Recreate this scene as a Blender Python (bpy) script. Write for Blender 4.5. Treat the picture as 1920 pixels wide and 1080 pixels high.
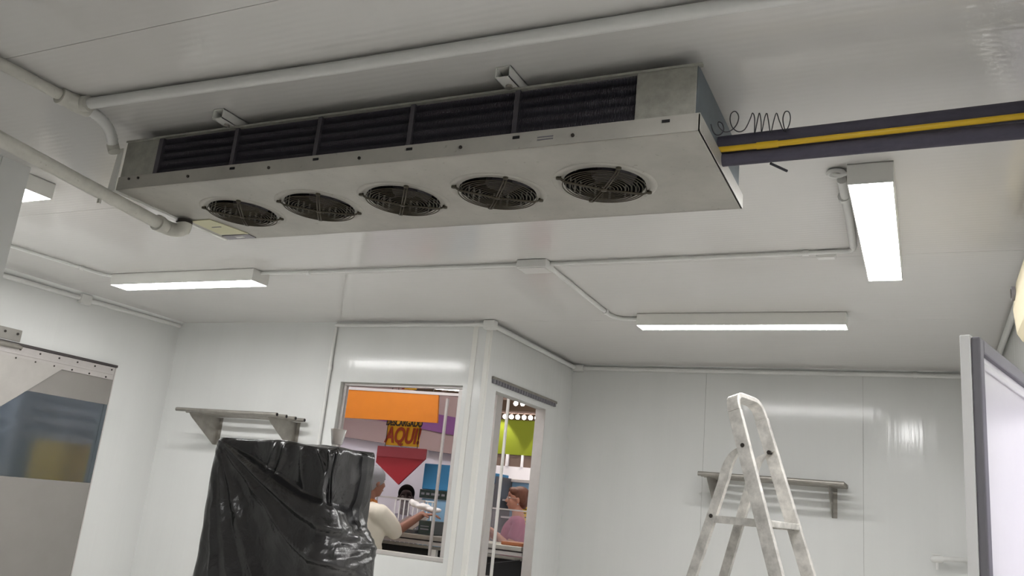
import bpy, bmesh, math, random
import numpy as np
from mathutils import Vector, Matrix
random.seed(7)
for o in list(bpy.data.objects):
    bpy.data.objects.remove(o, do_unlink=True)
scene = bpy.context.scene
COL = scene.collection

# ------------------------------------------------------------------ camera
EYE = 1.53                                  # eye height above the floor
YAW, PITCH, ROLL, FPX = -0.46445105, 0.25290686, 0.10095721, 1591.562
fw = Vector((math.sin(YAW)*math.cos(PITCH), math.cos(YAW)*math.cos(PITCH), math.sin(PITCH)))
rt = Vector((math.cos(YAW), -math.sin(YAW), 0)); up = rt.cross(fw)
rt2 = rt*math.cos(ROLL) + up*math.sin(ROLL); up2 = -rt*math.sin(ROLL) + up*math.cos(ROLL)
cam_data = bpy.data.cameras.new('camera')
cam_data.sensor_width = 36.0; cam_data.lens = FPX/1920*36; cam_data.clip_start = 0.02
cam = bpy.data.objects.new('camera', cam_data); COL.objects.link(cam)
m = Matrix((rt2, up2, -fw)).transposed().to_4x4(); m.translation = (0, 0, EYE)
cam.matrix_world = m
scene.camera = cam

# ------------------------------------------------------------------ light and exposure
world = bpy.data.worlds.new('world'); scene.world = world; world.use_nodes = True
world.node_tree.nodes['Background'].inputs[0].default_value = (0.8, 0.85, 0.9, 1)
world.node_tree.nodes['Background'].inputs[1].default_value = 0.02
vs = scene.view_settings
vs.view_transform = 'Standard'; vs.look = 'None'; vs.gamma = 1.0; vs.use_curve_mapping = False
vs.exposure = 0.0
TUBE = 47.0          # radiance of the fluorescent diffusers in the cold room
HALL = 20.0          # radiance of the unseen light panels added to the shop hall

# ------------------------------------------------------------------ helpers
def C(h):
    h = h.lstrip('#'); v = [int(h[i:i+2], 16)/255 for i in (0, 2, 4)]
    return tuple(x/12.92 if x <= .04045 else ((x+.055)/1.055)**2.4 for x in v) + (1,)

def mat(name, color, rough=.5, metal=0., spec=.5, emit=0., trans=0., var=0., var_scale=6., bump=0., bump_scale=60.,
        stretch=(1, 1, 1), coat=0., ior=1.5, wave=None, speck=0.):
    m = bpy.data.materials.new(name); m.use_nodes = True
    nt = m.node_tree; b = nt.nodes['Principled BSDF']
    col = C(color) if isinstance(color, str) else color
    b.inputs['Base Color'].default_value = col
    b.inputs['Roughness'].default_value = rough; b.inputs['Metallic'].default_value = metal
    b.inputs['Specular IOR Level'].default_value = spec; b.inputs['IOR'].default_value = ior
    b.inputs['Transmission Weight'].default_value = trans
    b.inputs['Coat Weight'].default_value = coat; b.inputs['Coat Roughness'].default_value = .08
    if emit:
        b.inputs['Emission Color'].default_value = col; b.inputs['Emission Strength'].default_value = emit
    if var or bump or speck:
        tc = nt.nodes.new('ShaderNodeTexCoord'); mp = nt.nodes.new('ShaderNodeMapping')
        geo = nt.nodes.new('ShaderNodeNewGeometry')
        mp.inputs['Scale'].default_value = stretch
        nt.links.new(geo.outputs['Position'], mp.inputs['Vector'])
    last = None
    if var:
        n = nt.nodes.new('ShaderNodeTexNoise'); n.inputs['Scale'].default_value = var_scale
        n.inputs['Detail'].default_value = 5; n.inputs['Roughness'].default_value = .65
        nt.links.new(mp.outputs[0], n.inputs['Vector'])
        r = nt.nodes.new('ShaderNodeMapRange')
        r.inputs['From Min'].default_value = .3; r.inputs['From Max'].default_value = .7
        r.inputs['To Min'].default_value = 1-var; r.inputs['To Max'].default_value = 1+var*.35
        nt.links.new(n.outputs['Fac'], r.inputs['Value'])
        mx = nt.nodes.new('ShaderNodeVectorMath'); mx.operation = 'SCALE'
        mx.inputs[0].default_value = col[:3]; nt.links.new(r.outputs[0], mx.inputs['Scale'])
        last = mx.outputs[0]
    if speck:
        n = nt.nodes.new('ShaderNodeTexNoise'); n.inputs['Scale'].default_value = 55
        n.inputs['Detail'].default_value = 3
        nt.links.new(mp.outputs[0], n.inputs['Vector'])
        r = nt.nodes.new('ShaderNodeMapRange')
        r.inputs['From Min'].default_value = .66; r.inputs['From Max'].default_value = .74
        r.inputs['To Min'].default_value = 0; r.inputs['To Max'].default_value = speck
        nt.links.new(n.outputs['Fac'], r.inputs['Value'])
        mix = nt.nodes.new('ShaderNodeMix'); mix.data_type = 'RGBA'
        nt.links.new(r.outputs[0], mix.inputs['Factor'])
        if last: nt.links.new(last, mix.inputs[6])
        else: mix.inputs[6].default_value = col
        mix.inputs[7].default_value = (.10, .08, .05, 1)
        last = mix.outputs[2]
    if last: nt.links.new(last, b.inputs['Base Color'])
    if bump:
        if wave:
            n = nt.nodes.new('ShaderNodeTexWave'); n.wave_type = 'BANDS'; n.bands_direction = wave[0]
            n.inputs['Scale'].default_value = wave[1]; n.inputs['Distortion'].default_value = wave[2]
            n.inputs['Detail'].default_value = 2; n.inputs['Detail Scale'].default_value = wave[3]
            nt.links.new(mp.outputs[0], n.inputs['Vector']); out = n.outputs['Fac']
        else:
            n = nt.nodes.new('ShaderNodeTexNoise'); n.inputs['Scale'].default_value = bump_scale
            n.inputs['Detail'].default_value = 3
            nt.links.new(mp.outputs[0], n.inputs['Vector']); out = n.outputs['Fac']
        bp = nt.nodes.new('ShaderNodeBump'); bp.inputs['Strength'].default_value = bump
        bp.inputs['Distance'].default_value = .004
        nt.links.new(out, bp.inputs['Height']); nt.links.new(bp.outputs[0], b.inputs['Normal'])
    return m

M = {}
M['ceil'] = mat('ceiling_sheet', '#dad8d5', .075, spec=.5, var=.03, var_scale=1.3, bump=.05, wave=('Y', 11, 2.5, .5))
M['wall'] = mat('wall_sheet', '#dedfdd', .13, spec=.5, var=.03, var_scale=1.1, bump=.28, bump_scale=9, stretch=(3.2, 3.2, .12))
M['back'] = mat('panel_backing', '#c0c0bc', .7)  # backing slab colour, seen in the panel joints
M['floor'] = mat('floor_epoxy', '#dedcd7', .35, var=.10, var_scale=3)
M['pvc'] = mat('white_pvc', '#e0e0dd', .32, var=.05, var_scale=14)
M['pvcold'] = mat('aged_pvc', '#cfcdc4', .42, var=.12, var_scale=18, speck=.25)
M['enamel'] = mat('white_enamel', '#e6e5e0', .3, var=.03)
M['galv'] = mat('galvanised', '#a9a89f', .42, .35, var=.22, var_scale=28, bump=.05, bump_scale=90)
M['pan'] = mat('evaporator_paint', '#b1aea6', .42, .1, var=.16, var_scale=5, speck=.30)
M['zinc'] = mat('zinc_side', '#59636a', .5, .2, var=.15, var_scale=12)
M['fin'] = mat('coil_fin', '#55525a', .45, .35)
M['darkframe'] = mat('coil_frame', '#57545a', .5, .4, var=.2, var_scale=20)
M['black'] = mat('black_matt', '#141316', .7)
M['grill'] = mat('rusty_wire', '#4b4436', .6, .15, var=.3, var_scale=40)
M['blade'] = mat('fan_blade', '#4b474d', .5, .1)
M['insul'] = mat('foam_insulation', '#4a4755', .75, var=.15, var_scale=30, bump=.2, bump_scale=150)
M['yellow'] = mat('yellow_cable', '#d3ac1d', .42)
M['wire'] = mat('thin_wire', '#23232a', .5)
M['steel'] = mat('stainless', '#b1aea8', .33, .85, var=.12, var_scale=9)
M['steeld'] = mat('stainless_worn', '#9d9992', .40, .6, var=.2, var_scale=14)
M['alu'] = mat('aluminium', '#dddad4', .34, .3, var=.38, var_scale=16, bump=.05, bump_scale=70)
M['alup'] = mat('aluminium_pale', '#c6c1be', .38, .35, var=.06, var_scale=15)
M['plate'] = mat('brushed_plate', '#c4c0bb', .38, .45, var=.12, var_scale=4)
M['rivet'] = mat('rivet_dark', '#3c3734', .5, .5)
M['pvcgrey'] = mat('grey_flexible_sheet', '#8b8783', .5, var=.05, var_scale=5)
M['seal'] = mat('grey_gasket', '#77757b', .55)
M['sealdark'] = mat('dark_seal', '#3f3a3a', .6)
M['doorw'] = mat('door_white', '#ecebea', .4, var=.02)
M['beige'] = mat('beige_plastic', '#beb498', .45)
M['plastic'] = None
M['glass'] = mat('clear_glass', (1, 1, 1, 1), 0., trans=1., ior=1.02, spec=.5)
M['vinyl'] = mat('hazy_vinyl', '#c2ccd2', .40, trans=.93, ior=1.08)
M['orange'] = mat('orange_board', '#c06e00', .7, var=.06, var_scale=10)
M['yel'] = mat('yellow_paper', '#e5b31c', .6)
M['red'] = mat('red_board', '#8f1a23', .5)
M['redtop'] = mat('red_board_dull', '#9b3b44', .5)
M['ink'] = mat('black_ink', '#2b2119', .7)
M['redink'] = mat('red_ink', '#a2401d', .7)
M['purple'] = mat('purple_band', '#8a5590', .6)
M['fascia'] = mat('fascia_pinkbeige', '#b59f9a', .6)
M['white'] = mat('shop_white', '#efecf4', .6)
M['green'] = mat('lime_wall', '#7f8a10', .7)
M['brown'] = mat('brown_panel', '#6d5a52', .6)
M['browndark'] = mat('hall_ceiling', '#5b4a3a', .8)
M['cream'] = mat('cream_slat', '#d8c8a8', .6)
M['blue'] = mat('blue_panel', '#3d8ec2', .45)
M['bluelight'] = mat('blue_glass_panel', '#86aecb', .35)
M['display'] = mat('display_dark', '#23302c', .3)
M['scalegrey'] = mat('scale_grey', '#5a5b5e', .4)
M['greyside'] = mat('grey_partition', '#8f8b98', .6)
M['board'] = mat('cutting_board', '#9a5a34', .5)
M['lamp'] = mat('fluorescent_diffuser', (1, .99, .985, 1), .5, emit=TUBE)
M['hallfill'] = mat('hall_fill_panel', (1, .96, .95, 1), .5, emit=HALL)
M['farfill'] = mat('far_hall_fill_panel', (1, .94, .88, 1), .5, emit=HALL*1.7)
M['bulb'] = mat('bulb_glow', (1, .95, .88, 1), .5, emit=40)
M['skinl'] = mat('skin_light', '#c58d72', .5, var=.05, var_scale=20)
M['skind'] = mat('skin_dark', '#3a2622', .5)
M['skinm'] = mat('skin_tan', '#8e5f4c', .5)
M['coat'] = mat('white_coat', '#e6dfcf', .8, bump=.3, bump_scale=14)
M['shirt'] = mat('mauve_shirt', '#b46a84', .8, bump=.3, bump_scale=16)
M['darkcloth'] = mat('dark_cloth', '#35323a', .85)
M['trouser'] = mat('trousers', '#3a4150', .85)
M['hair'] = mat('brown_hair', '#71452f', .5, var=.35, var_scale=25, bump=.4, bump_scale=60, stretch=(1, 1, .3))
M['hairblack'] = mat('black_hair', '#120f10', .9, spec=.1)
M['hairnet'] = mat('hairnet', '#8b8a8e', .8, bump=.5, bump_scale=90)
M['eyedim'] = mat('eye_shaded', '#8d8078', .5)
M['eye'] = mat('eye_white', '#e5e0da', .3)
M['lip'] = mat('lip', '#8e4a42', .5)
M['bagw'] = mat('white_bag', '#e9e6e4', .4)
M['cup'] = mat('clear_plastic', '#e8e4e0', .3, trans=.6, ior=1.2)
M['orangecl'] = mat('orange_cloth', '#b8702c', .7)

def plastic_black():
    m = bpy.data.materials.new('black_plastic_sheet'); m.use_nodes = True
    nt = m.node_tree; b = nt.nodes['Principled BSDF']
    b.inputs['Base Color'].default_value = C('#242325')
    b.inputs['Roughness'].default_value = .27; b.inputs['Specular IOR Level'].default_value = .9
    geo = nt.nodes.new('ShaderNodeNewGeometry')
    n1 = nt.nodes.new('ShaderNodeTexNoise'); n1.inputs['Scale'].default_value = 8; n1.inputs['Detail'].default_value = 7
    n1.inputs['Distortion'].default_value = .5
    nt.links.new(geo.outputs['Position'], n1.inputs['Vector'])
    n2 = nt.nodes.new('ShaderNodeTexNoise'); n2.inputs['Scale'].default_value = 5; n2.inputs['Detail'].default_value = 3
    nt.links.new(geo.outputs['Position'], n2.inputs['Vector'])
    r = nt.nodes.new('ShaderNodeMapRange'); r.inputs['To Min'].default_value = .17; r.inputs['To Max'].default_value = .30
    nt.links.new(n2.outputs['Fac'], r.inputs['Value']); nt.links.new(r.outputs[0], b.inputs['Roughness'])
    bp = nt.nodes.new('ShaderNodeBump'); bp.inputs['Strength'].default_value = .75; bp.inputs['Distance'].default_value = .024
    nt.links.new(n1.outputs['Fac'], bp.inputs['Height']); nt.links.new(bp.outputs[0], b.inputs['Normal'])
    return m
M['plastic'] = plastic_black()
def glare_glass():  # thin pale diffuse share paints the glare haze on the guard panes
    m = bpy.data.materials.new('glare_guard_glass'); m.use_nodes = True; nt = m.node_tree
    tr = nt.nodes.new('ShaderNodeBsdfTransparent'); mx = nt.nodes.new('ShaderNodeMixShader'); mx.inputs[0].default_value = .09
    b = nt.nodes['Principled BSDF']; b.inputs['Base Color'].default_value = C('#e8dfe6'); b.inputs['Roughness'].default_value = .3
    nt.links.new(tr.outputs[0], mx.inputs[1]); nt.links.new(b.outputs[0], mx.inputs[2])
    nt.links.new(mx.outputs[0], nt.nodes['Material Output'].inputs['Surface']); return m
M['haze'] = glare_glass()

class MB:
    def __init__(s): s.v = []; s.f = []
    def add(s, vs, fs):
        k = len(s.v); s.v += [tuple(map(float, v)) for v in vs]; s.f += [[i+k for i in f] for f in fs]; return s
    def box(s, x0, x1, y0, y1, z0, z1):
        if x0 > x1: x0, x1 = x1, x0
        if y0 > y1: y0, y1 = y1, y0
        if z0 > z1: z0, z1 = z1, z0
        return s.add([(x0,y0,z0),(x1,y0,z0),(x1,y1,z0),(x0,y1,z0),(x0,y0,z1),(x1,y0,z1),(x1,y1,z1),(x0,y1,z1)],
                     [(0,3,2,1),(4,5,6,7),(0,1,5,4),(1,2,6,5),(2,3,7,6),(3,0,4,7)])
    def obox(s, c, ax, ay, az, hx, hy, hz):
        c = Vector(c); ax = Vector(ax).normalized(); ay = Vector(ay).normalized(); az = Vector(az).normalized()
        vs = [c+ax*hx*i+ay*hy*j+az*hz*k for k in (-1, 1) for (i, j) in ((-1,-1),(1,-1),(1,1),(-1,1))]
        return s.add(vs, [(0,3,2,1),(4,5,6,7),(0,1,5,4),(1,2,6,5),(2,3,7,6),(3,0,4,7)])
    def tube(s, pts, r, n=10, cap=True):
        pts = [Vector(p) for p in pts]; N = len(pts); rs = r if isinstance(r, (list, tuple)) else [r]*N
        ring = []; vs = []; prev = None
        for i, p in enumerate(pts):
            t = (pts[min(i+1, N-1)]-pts[max(i-1, 0)]).normalized()
            if prev is None:
                a = Vector((0,0,1)) if abs(t.z) < .9 else Vector((1,0,0))
                u = t.cross(a).normalized()
            else:
                u = (prev-t*prev.dot(t)).normalized()
            prev = u; w = t.cross(u)
            for k in range(n):
                g = 2*math.pi*k/n; vs.append(p+(u*math.cos(g)+w*math.sin(g))*rs[i])
        fs = []
        for i in range(N-1):
            for k in range(n):
                a = i*n+k; b = i*n+(k+1) % n; fs.append((a, b, b+n, a+n))
        if cap: fs.append(list(range(n))[::-1]); fs.append([(N-1)*n+k for k in range(n)])
        return s.add(vs, fs)
    def torus(s, c, R, r, nR=32, nr=5, axis='z'):
        vs = []; fs = []
        for i in range(nR):
            a = 2*math.pi*i/nR
            for j in range(nr):
                b = 2*math.pi*j/nr; q = R+r*math.cos(b)
                vs.append((c[0]+q*math.cos(a), c[1]+q*math.sin(a), c[2]+r*math.sin(b)))
        for i in range(nR):
            for j in range(nr):
                fs.append((i*nr+j, ((i+1) % nR)*nr+j, ((i+1) % nR)*nr+(j+1) % nr, i*nr+(j+1) % nr))
        return s.add(vs, fs)
    def prism(s, poly, vec):
        n = len(poly); vec = Vector(vec); p = [Vector(q) for q in poly]
        vs = p+[q+vec for q in p]
        nrm = Vector((0,0,0))
        for i in range(n): nrm += p[i].cross(p[(i+1) % n])
        fl = nrm.dot(vec) > 0
        f0 = list(range(n)); f1 = [i+n for i in range(n)]
        fs = [f0[::-1] if fl else f0, f1 if fl else f1[::-1]]
        for i in range(n):
            j = (i+1) % n; q = [i, j, j+n, i+n]; fs.append(q if fl else q[::-1])
        return s.add(vs, fs)
    def ball(s, c, r, nu=14, nv=9, rot=None):
        rx, ry, rz = r if isinstance(r, (list, tuple)) else (r, r, r)
        c = Vector(c); vs = []; fs = []
        for i in range(nv+1):
            a = math.pi*i/nv
            for k in range(nu):
                b = 2*math.pi*k/nu
                p = Vector((rx*math.sin(a)*math.cos(b), ry*math.sin(a)*math.sin(b), rz*math.cos(a)))
                if rot: p = rot @ p
                vs.append(c+p)
        for i in range(nv):
            for k in range(nu):
                fs.append((i*nu+k, (i+1)*nu+k, (i+1)*nu+(k+1) % nu, i*nu+(k+1) % nu))
        return s.add(vs, fs)
    def lathe(s, prof, c=(0,0,0), n=24):
        vs = []; fs = []
        for (r, z) in prof:
            for k in range(n):
                a = 2*math.pi*k/n; vs.append((c[0]+r*math.cos(a), c[1]+r*math.sin(a), c[2]+z))
        for i in range(len(prof)-1):
            for k in range(n):
                fs.append((i*n+k, i*n+(k+1) % n, (i+1)*n+(k+1) % n, (i+1)*n+k))
        return s.add(vs, fs)
    def mesh(s, name, mt, off=(0,0,0), smooth=False):
        me = bpy.data.meshes.new(name)
        me.from_pydata([(v[0]-off[0], v[1]-off[1], v[2]-off[2]) for v in s.v], [], s.f); me.update()
        if mt: me.materials.append(mt)
        if smooth:
            me.polygons.foreach_set('use_smooth', [True]*len(me.polygons))
        return me
    def build(s, name, mt, parent=None, smooth=False, bevel=0., org=None):
        off = wloc(parent) if parent else (Vector(org) if org else Vector((0,0,0)))
        me = s.mesh(name, mt, off, smooth)
        o = bpy.data.objects.new(name, me); COL.objects.link(o)
        if parent: o.parent = parent
        elif org: o.location = off
        if smooth:
            try: me.set_sharp_from_angle(angle=math.radians(42))
            except Exception: pass
        if bevel:
            b = o.modifiers.new('bevel', 'BEVEL'); b.width = bevel; b.segments = 2; b.limit_method = 'ANGLE'; b.angle_limit = math.radians(50)
        return o

def wloc(o):
    v = Vector((0,0,0))
    while o: v += o.location; o = o.parent
    return v
def tag(o, label, cat, group=None, kind=None):
    o['label'] = label; o['category'] = cat
    if group: o['group'] = group
    if kind: o['kind'] = kind
    return o
def thing(name, label, cat, loc=(0,0,0), group=None):
    o = bpy.data.objects.new(name, None); COL.objects.link(o); o.location = loc; o.empty_display_size = .1
    return tag(o, label, cat, group)
def struct(o): o['kind'] = 'structure'; return o
def inst(src_mesh, name, parent, loc, rotz=0):
    o = bpy.data.objects.new(name, src_mesh); COL.objects.link(o); o.parent = parent
    o.location = Vector(loc)-wloc(parent); o.rotation_euler.z = rotz; return o
def bez(p0, p1, p2, n=8):
    p0, p1, p2 = map(Vector, (p0, p1, p2))
    return [p0*(1-t)**2+p1*2*t*(1-t)+p2*t*t for t in [i/n for i in range(n+1)]]
def sweep(path, N, w, h):
    """rectangular section swept along path; N = direction of the section's width w, h the thickness"""
    path = [Vector(p) for p in path]; N = Vector(N).normalized(); vs = []; fs = []; L = len(path)
    for i, p in enumerate(path):
        t = (path[min(i+1, L-1)]-path[max(i-1, 0)]).normalized(); S = t.cross(N).normalized()
        for a, b in ((-1,-1),(1,-1),(1,1),(-1,1)): vs.append(p+N*w/2*a+S*h/2*b)
    for i in range(L-1):
        for k in range(4):
            a = i*4+k; b = i*4+(k+1) % 4; fs.append((a, b, b+4, a+4))
    fs.append((3,2,1,0)); fs.append(tuple((L-1)*4+k for k in range(4)))
    m = MB(); m.add(vs, fs); return m

# ------------------------------------------------------------------ room sizes (metres)
CZ = EYE+1.27                       # cold room ceiling, 2.80
XL, XP, XB, XR = -5.78, -3.61, -2.756, 0.457
YA, YB, Y0 = 5.232, 6.858, -1.6
G = .0012                           # half a panel joint

# ------------------------------------------------------------------ setting: floor, ceiling, walls
struct(MB().box(-11.5, 3.2, -1.75, 14.2, -.1, 0).build('floor', M['floor']))
ce = struct(MB().box(XL-.1, XR+.1, Y0-.1, YA+.08, CZ+.008, CZ+.1).box(XB-.085, XR+.1, YA+.08, YB+.1, CZ+.008, CZ+.1).build('ceiling', M['back']))
ys = [Y0, -.96, .28, 1.52, 2.76, 4.0, YA+.006, YB]
for a, b in zip(ys[:-1], ys[1:]):
    if b <= YA+.01:
        x0 = XP if b <= 2.3 else XL
        MB().box(XL if b > 2.3 else XL, XR, a+G, b-G, CZ, CZ+.0075).build('panel', M['ceil'], ce)
    else:
        MB().box(XB, XR, a+G, b-G, CZ, CZ+.0075).build('panel', M['ceil'], ce)

def wall_x(name, x, sgn, yy, zz, holes=(), thick=.08, joints=(), mt=None):
    """wall in the plane x = const facing sgn; holes (y0,y1,z0,z1); joints split the facing panels"""
    bm = MB(); cells = split(yy, zz, holes, [])
    for (a, b, c, d) in cells: bm.box(x-sgn*.006, x-sgn*thick, a, b, c, d)
    w = struct(bm.build(name, M['back']))
    for (a, b, c, d) in split(yy, zz, holes, joints):
        MB().box(x, x-sgn*.0058, a+(G if a in joints else 0), b-(G if b in joints else 0), c, d).build('panel', mt or M['wall'], w)
    return w
def wall_y(name, y, sgn, xx, zz, holes=(), thick=.08, joints=(), mt=None):
    bm = MB()
    for (a, b, c, d) in split(xx, zz, holes, []): bm.box(a, b, y-sgn*.006, y-sgn*thick, c, d)
    w = struct(bm.build(name, M['back']))
    for (a, b, c, d) in split(xx, zz, holes, joints):
        MB().box(a+(G if a in joints else 0), b-(G if b in joints else 0), y, y-sgn*.0058, c, d).build('panel', mt or M['wall'], w)
    return w
def split(aa, zz, holes, joints):
    cuts = sorted(set([aa[0], aa[1]]+[h for q in holes for h in q[:2]]+list(joints)))
    out = []
    for a, b in zip(cuts[:-1], cuts[1:]):
        hs = [q for q in holes if q[0] < b-1e-6 and q[1] > a+1e-6]
        if not hs: out.append((a, b, zz[0], zz[1])); continue
        q = hs[0]
        if q[2] > zz[0]: out.append((a, b, zz[0], q[2]))
        if q[3] < zz[1]: out.append((a, b, q[3], zz[1]))
    return out

W1 = (-3.99, -2.93, EYE-.40, EYE+.803)         # shop window in the wall facing the camera
D1 = (5.414, 6.33, 0, EYE+.80)                 # doorway in the short side wall
D2 = (3.55, 4.69, 0, EYE+.79)                  # swing door in the left wall
D3 = (2.84, 4.10, 0, EYE+.60)                  # doorway of the insulated door
wall_y('wall_back', YB, -1, (XB, XR), (0, CZ), joints=(-1.589, -.408))
wall_y('wall_window', YA, -1, (XL, XB-.0065), (0, CZ), holes=[W1], joints=(-4.105,))
wall_x('wall_side', XB, 1, (YA+.006, YB), (0, CZ), holes=[D1], thick=.085)
wall_x('wall_left', XL, 1, (2.1, YA), (0, CZ), holes=[D2], joints=(3.35,))
wall_x('wall_right', XR, -1, (Y0, YB), (0, CZ), holes=[D3], joints=(-.4, .8, 2.0, 5.3))
wall_x('wall_partition', XP, 1, (Y0, 2.255), (0, CZ), joints=(.9, 2.12), thick=.10)
wall_y('wall_alcove', 2.155, 1, (XL, XP-.10), (0, CZ), thick=.08)
wall_y('wall_rear', Y0, 1, (XP, XR), (0, CZ), joints=(-2.4, -1.2, 0))
# corner profiles and reveals
struct(MB().box(XB-.03, XB+.004, YA-.004, YA+.03, 0, CZ).build('trim_1', M['enamel'], bevel=.002))
struct(MB().box(XB-.135, XB-.095, YA-.006, YA, 0, CZ).build('trim_2', M['enamel'], bevel=.002))

# window_1 frame and pane
wr = bpy.data.objects.new('window_1', None); COL.objects.link(wr); struct(wr); wr.location = (-3.46, YA, W1[2])
for (a, b, c, d) in ((W1[0], W1[1], W1[3]-.02, W1[3]), (W1[0], W1[1], W1[2], W1[2]+.03),
                     (W1[0], W1[0]+.022, W1[2]+.03, W1[3]-.02), (W1[1]-.055, W1[1], W1[2]+.03, W1[3]-.02)):
    MB().box(a, b, YA+.045, YA+.085, c, d).build('window_frame', M['alup'], wr, bevel=.003)
MB().box(W1[0]+.022, W1[1]-.055, YA+.060, YA+.066, W1[2]+.03, W1[3]-.02).build('pane', M['glass'], wr)
# doorway_1 post seen just inside the opening and the lining of the doorway
struct(MB().box(-2.935, -2.885, 5.70, 5.80, 0, 2.6).build('trim_3', M['alup'], bevel=.003))
struct(MB().box(XB-.085, XB, D1[1]-.006, D1[1], 0, D1[3]).build('trim_4', M['alup']))

# ------------------------------------------------------------------ evaporator (ceiling cooler with five fans)
EX0, EX1, EY0, EY1 = -2.770, -0.526, 2.075, 2.675
EZ0, EZR, EZT = EYE+1.028, EYE+1.080, EYE+1.23
ev = thing('evaporator', 'long dusty white ceiling evaporator with five round fan grilles underneath', 'evaporator', ((EX0+EX1)/2, (EY0+EY1)/2, EZ0))
CX0, CX1 = -2.582, -0.715
t = .003
# drip pan with the five fan openings: bottom sheet as a plate with round holes
fan_x = [-2.414, -2.037, -1.662, -1.284, -.903]; fan_y = 2.383; FR = .132
def pan_sheet():
    bm = MB(); n = 40
    cuts = [EX0]+[(fan_x[i]+fan_x[i+1])/2 for i in range(4)]+[EX1]
    for i in range(5):
        x0, x1 = cuts[i], cuts[i+1]; c = (fan_x[i], fan_y)
        vs = []; fs = []
        outer = []
        for k in range(n):
            a = 2*math.pi*k/n; dx, dy = math.cos(a), math.sin(a)
            sx = ((x1-c[0]) if dx > 0 else (x0-c[0]))/dx if abs(dx) > 1e-6 else 1e9
            sy = ((EY1-c[1]) if dy > 0 else (EY0-c[1]))/dy if abs(dy) > 1e-6 else 1e9
            q = min(sx, sy); outer.append((c[0]+dx*q, c[1]+dy*q))
        for k in range(n):
            a = 2*math.pi*k/n
            vs.append((c[0]+FR*math.cos(a), c[1]+FR*math.sin(a), EZ0)); vs.append((outer[k][0], outer[k][1], EZ0))
            vs.append((c[0]+FR*math.cos(a), c[1]+FR*math.sin(a), EZ0+.045))
        for k in range(n):
            j = (k+1) % n
            fs.append((3*k, 3*k+1, 3*j+1, 3*j)); fs.append((3*k+2, 3*k, 3*j, 3*j+2))
        # corners
        corners = [(x0, EY0), (x1, EY0), (x1, EY1), (x0, EY1)]
        for cx, cy in corners:
            best = None
            for k in range(n):
                j = (k+1) % n; A, B = outer[k], outer[j]
                onx = lambda P: abs(P[0]-cx) < 1e-6
                ony = lambda P: abs(P[1]-cy) < 1e-6
                if (onx(A) and ony(B)) or (ony(A) and onx(B)):
                    if not (onx(A) and ony(A)) and not (onx(B) and ony(B)): best = (k, j)
            if best:
                vs.append((cx, cy, EZ0)); fs.append((3*best[0]+1, len(vs)-1, 3*best[1]+1))
        bm.add(vs, fs)
    return bm
pan = pan_sheet().build('drip_pan', M['pan'], ev)
rim = MB()
rim.box(EX0, EX1, EY0-.002, EY0+.002, EZ0, EZR); rim.box(EX0, EX1, EY1-.002, EY1+.002, EZ0, EZR)
rim.box(EX1-.004, EX1+.002, EY0-.002, EY1+.002, EZ0, EZR-.004)
rim.build('pan_rim', M['pan'], ev)
MB().box(EX0-.022, EX0-.001, EY0, EY1, EZ0-.002, EZ0+.002).build('end_flange', M['enamel'], ev)
MB().box(EX0-.004, EX0, EY0, EY1, EZ0, EZR).build('pan_rim', M['pan'], ev)
fl = MB(); fl.prism([(EX0-.045, EY0-.006, EZ0-.004), (EX0-.006, EY0-.006, EZ0-.004), (EX0-.006, EY0-.006, EZT-.03), (EX0-.030, EY0-.006, EZT-.03)], (0, .004, 0))
fl.build('mounting_strip', M['enamel'], ev)
# body: top sheet, rear, end boxes
body = MB(); body.box(EX0, EX1-.014, EY0, EY1, EZT-.004, EZT); body.box(EX0, EX1-.014, EY1-.004, EY1, EZR, EZT)
body.box(EX0, CX0-.012, EY0+.004, EY1, EZR-.01, EZT)
body.build('casing', M['galv'], ev)
MB().box(CX1+.003, EX1-.014, EY0, EY0+.20, EZR-.005, EZT).build('end_box', M['galv'], ev, bevel=.002)
MB().box(EX1-.020, EX1-.012, EY0+.002, EY1-.004, EZR-.02, EZT).build('side_plate', M['zinc'], ev)
MB().box(EX0, EX1, EY0-.004, EY0+.012, EZT-.006, EZT+.001).build('top_edge', M['galv'], ev)
MB().box(CX0-.012, CX0+.010, EY0+.001, EY0+.03, EZR, EZT-.006).build('coil_end', M['darkframe'], ev)
MB().box(CX0, CX1, EY0+.09, EY0+.10, EZR, EZT-.004).build('coil_backing', M['darkframe'], ev)
# fins: thin plates with a rippled front edge, joined
fins = MB(); nz = 17; z0, z1 = EZR-.004, EZT-.006
def ripple(k): return EY0+.014+.0035*math.cos(2*math.pi*4.5*k/(nz-1))
nf = 400
for i in range(nf):
    x = CX0+.012+(CX1-CX0-.014)*i/(nf-1); vs = []; fs = []
    for k in range(nz):
        z = z0+(z1-z0)*k/(nz-1); y = ripple(k)
        vs += [(x-.0011, y, z), (x+.0011, y, z)]
    for k in range(nz-1): fs.append((2*k, 2*k+1, 2*k+3, 2*k+2))
    fins.add(vs, fs)
    fins.add([(x, EY0+.013, z0), (x, EY0+.05, z0), (x, EY0+.05, z1), (x, EY0+.013, z1)], [(0, 1, 2, 3)])
fo = fins.build('coil_fins', M['fin'], ev); fo['kind'] = 'stuff'
for k in range(4):
    z = EZR+.022+.034*k
    MB().tube([(CX0, EY0+.036, z), (CX1, EY0+.036, z)], .006, 8).build('coil_tube', M['steeld'], ev, True)
for x in (-2.205, -1.833, -1.46, -1.087):
    MB().box(x-.008, x+.008, EY0+.000, EY0+.010, EZR-.002, EZT-.004).build('divider', M['darkframe'], ev)
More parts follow.
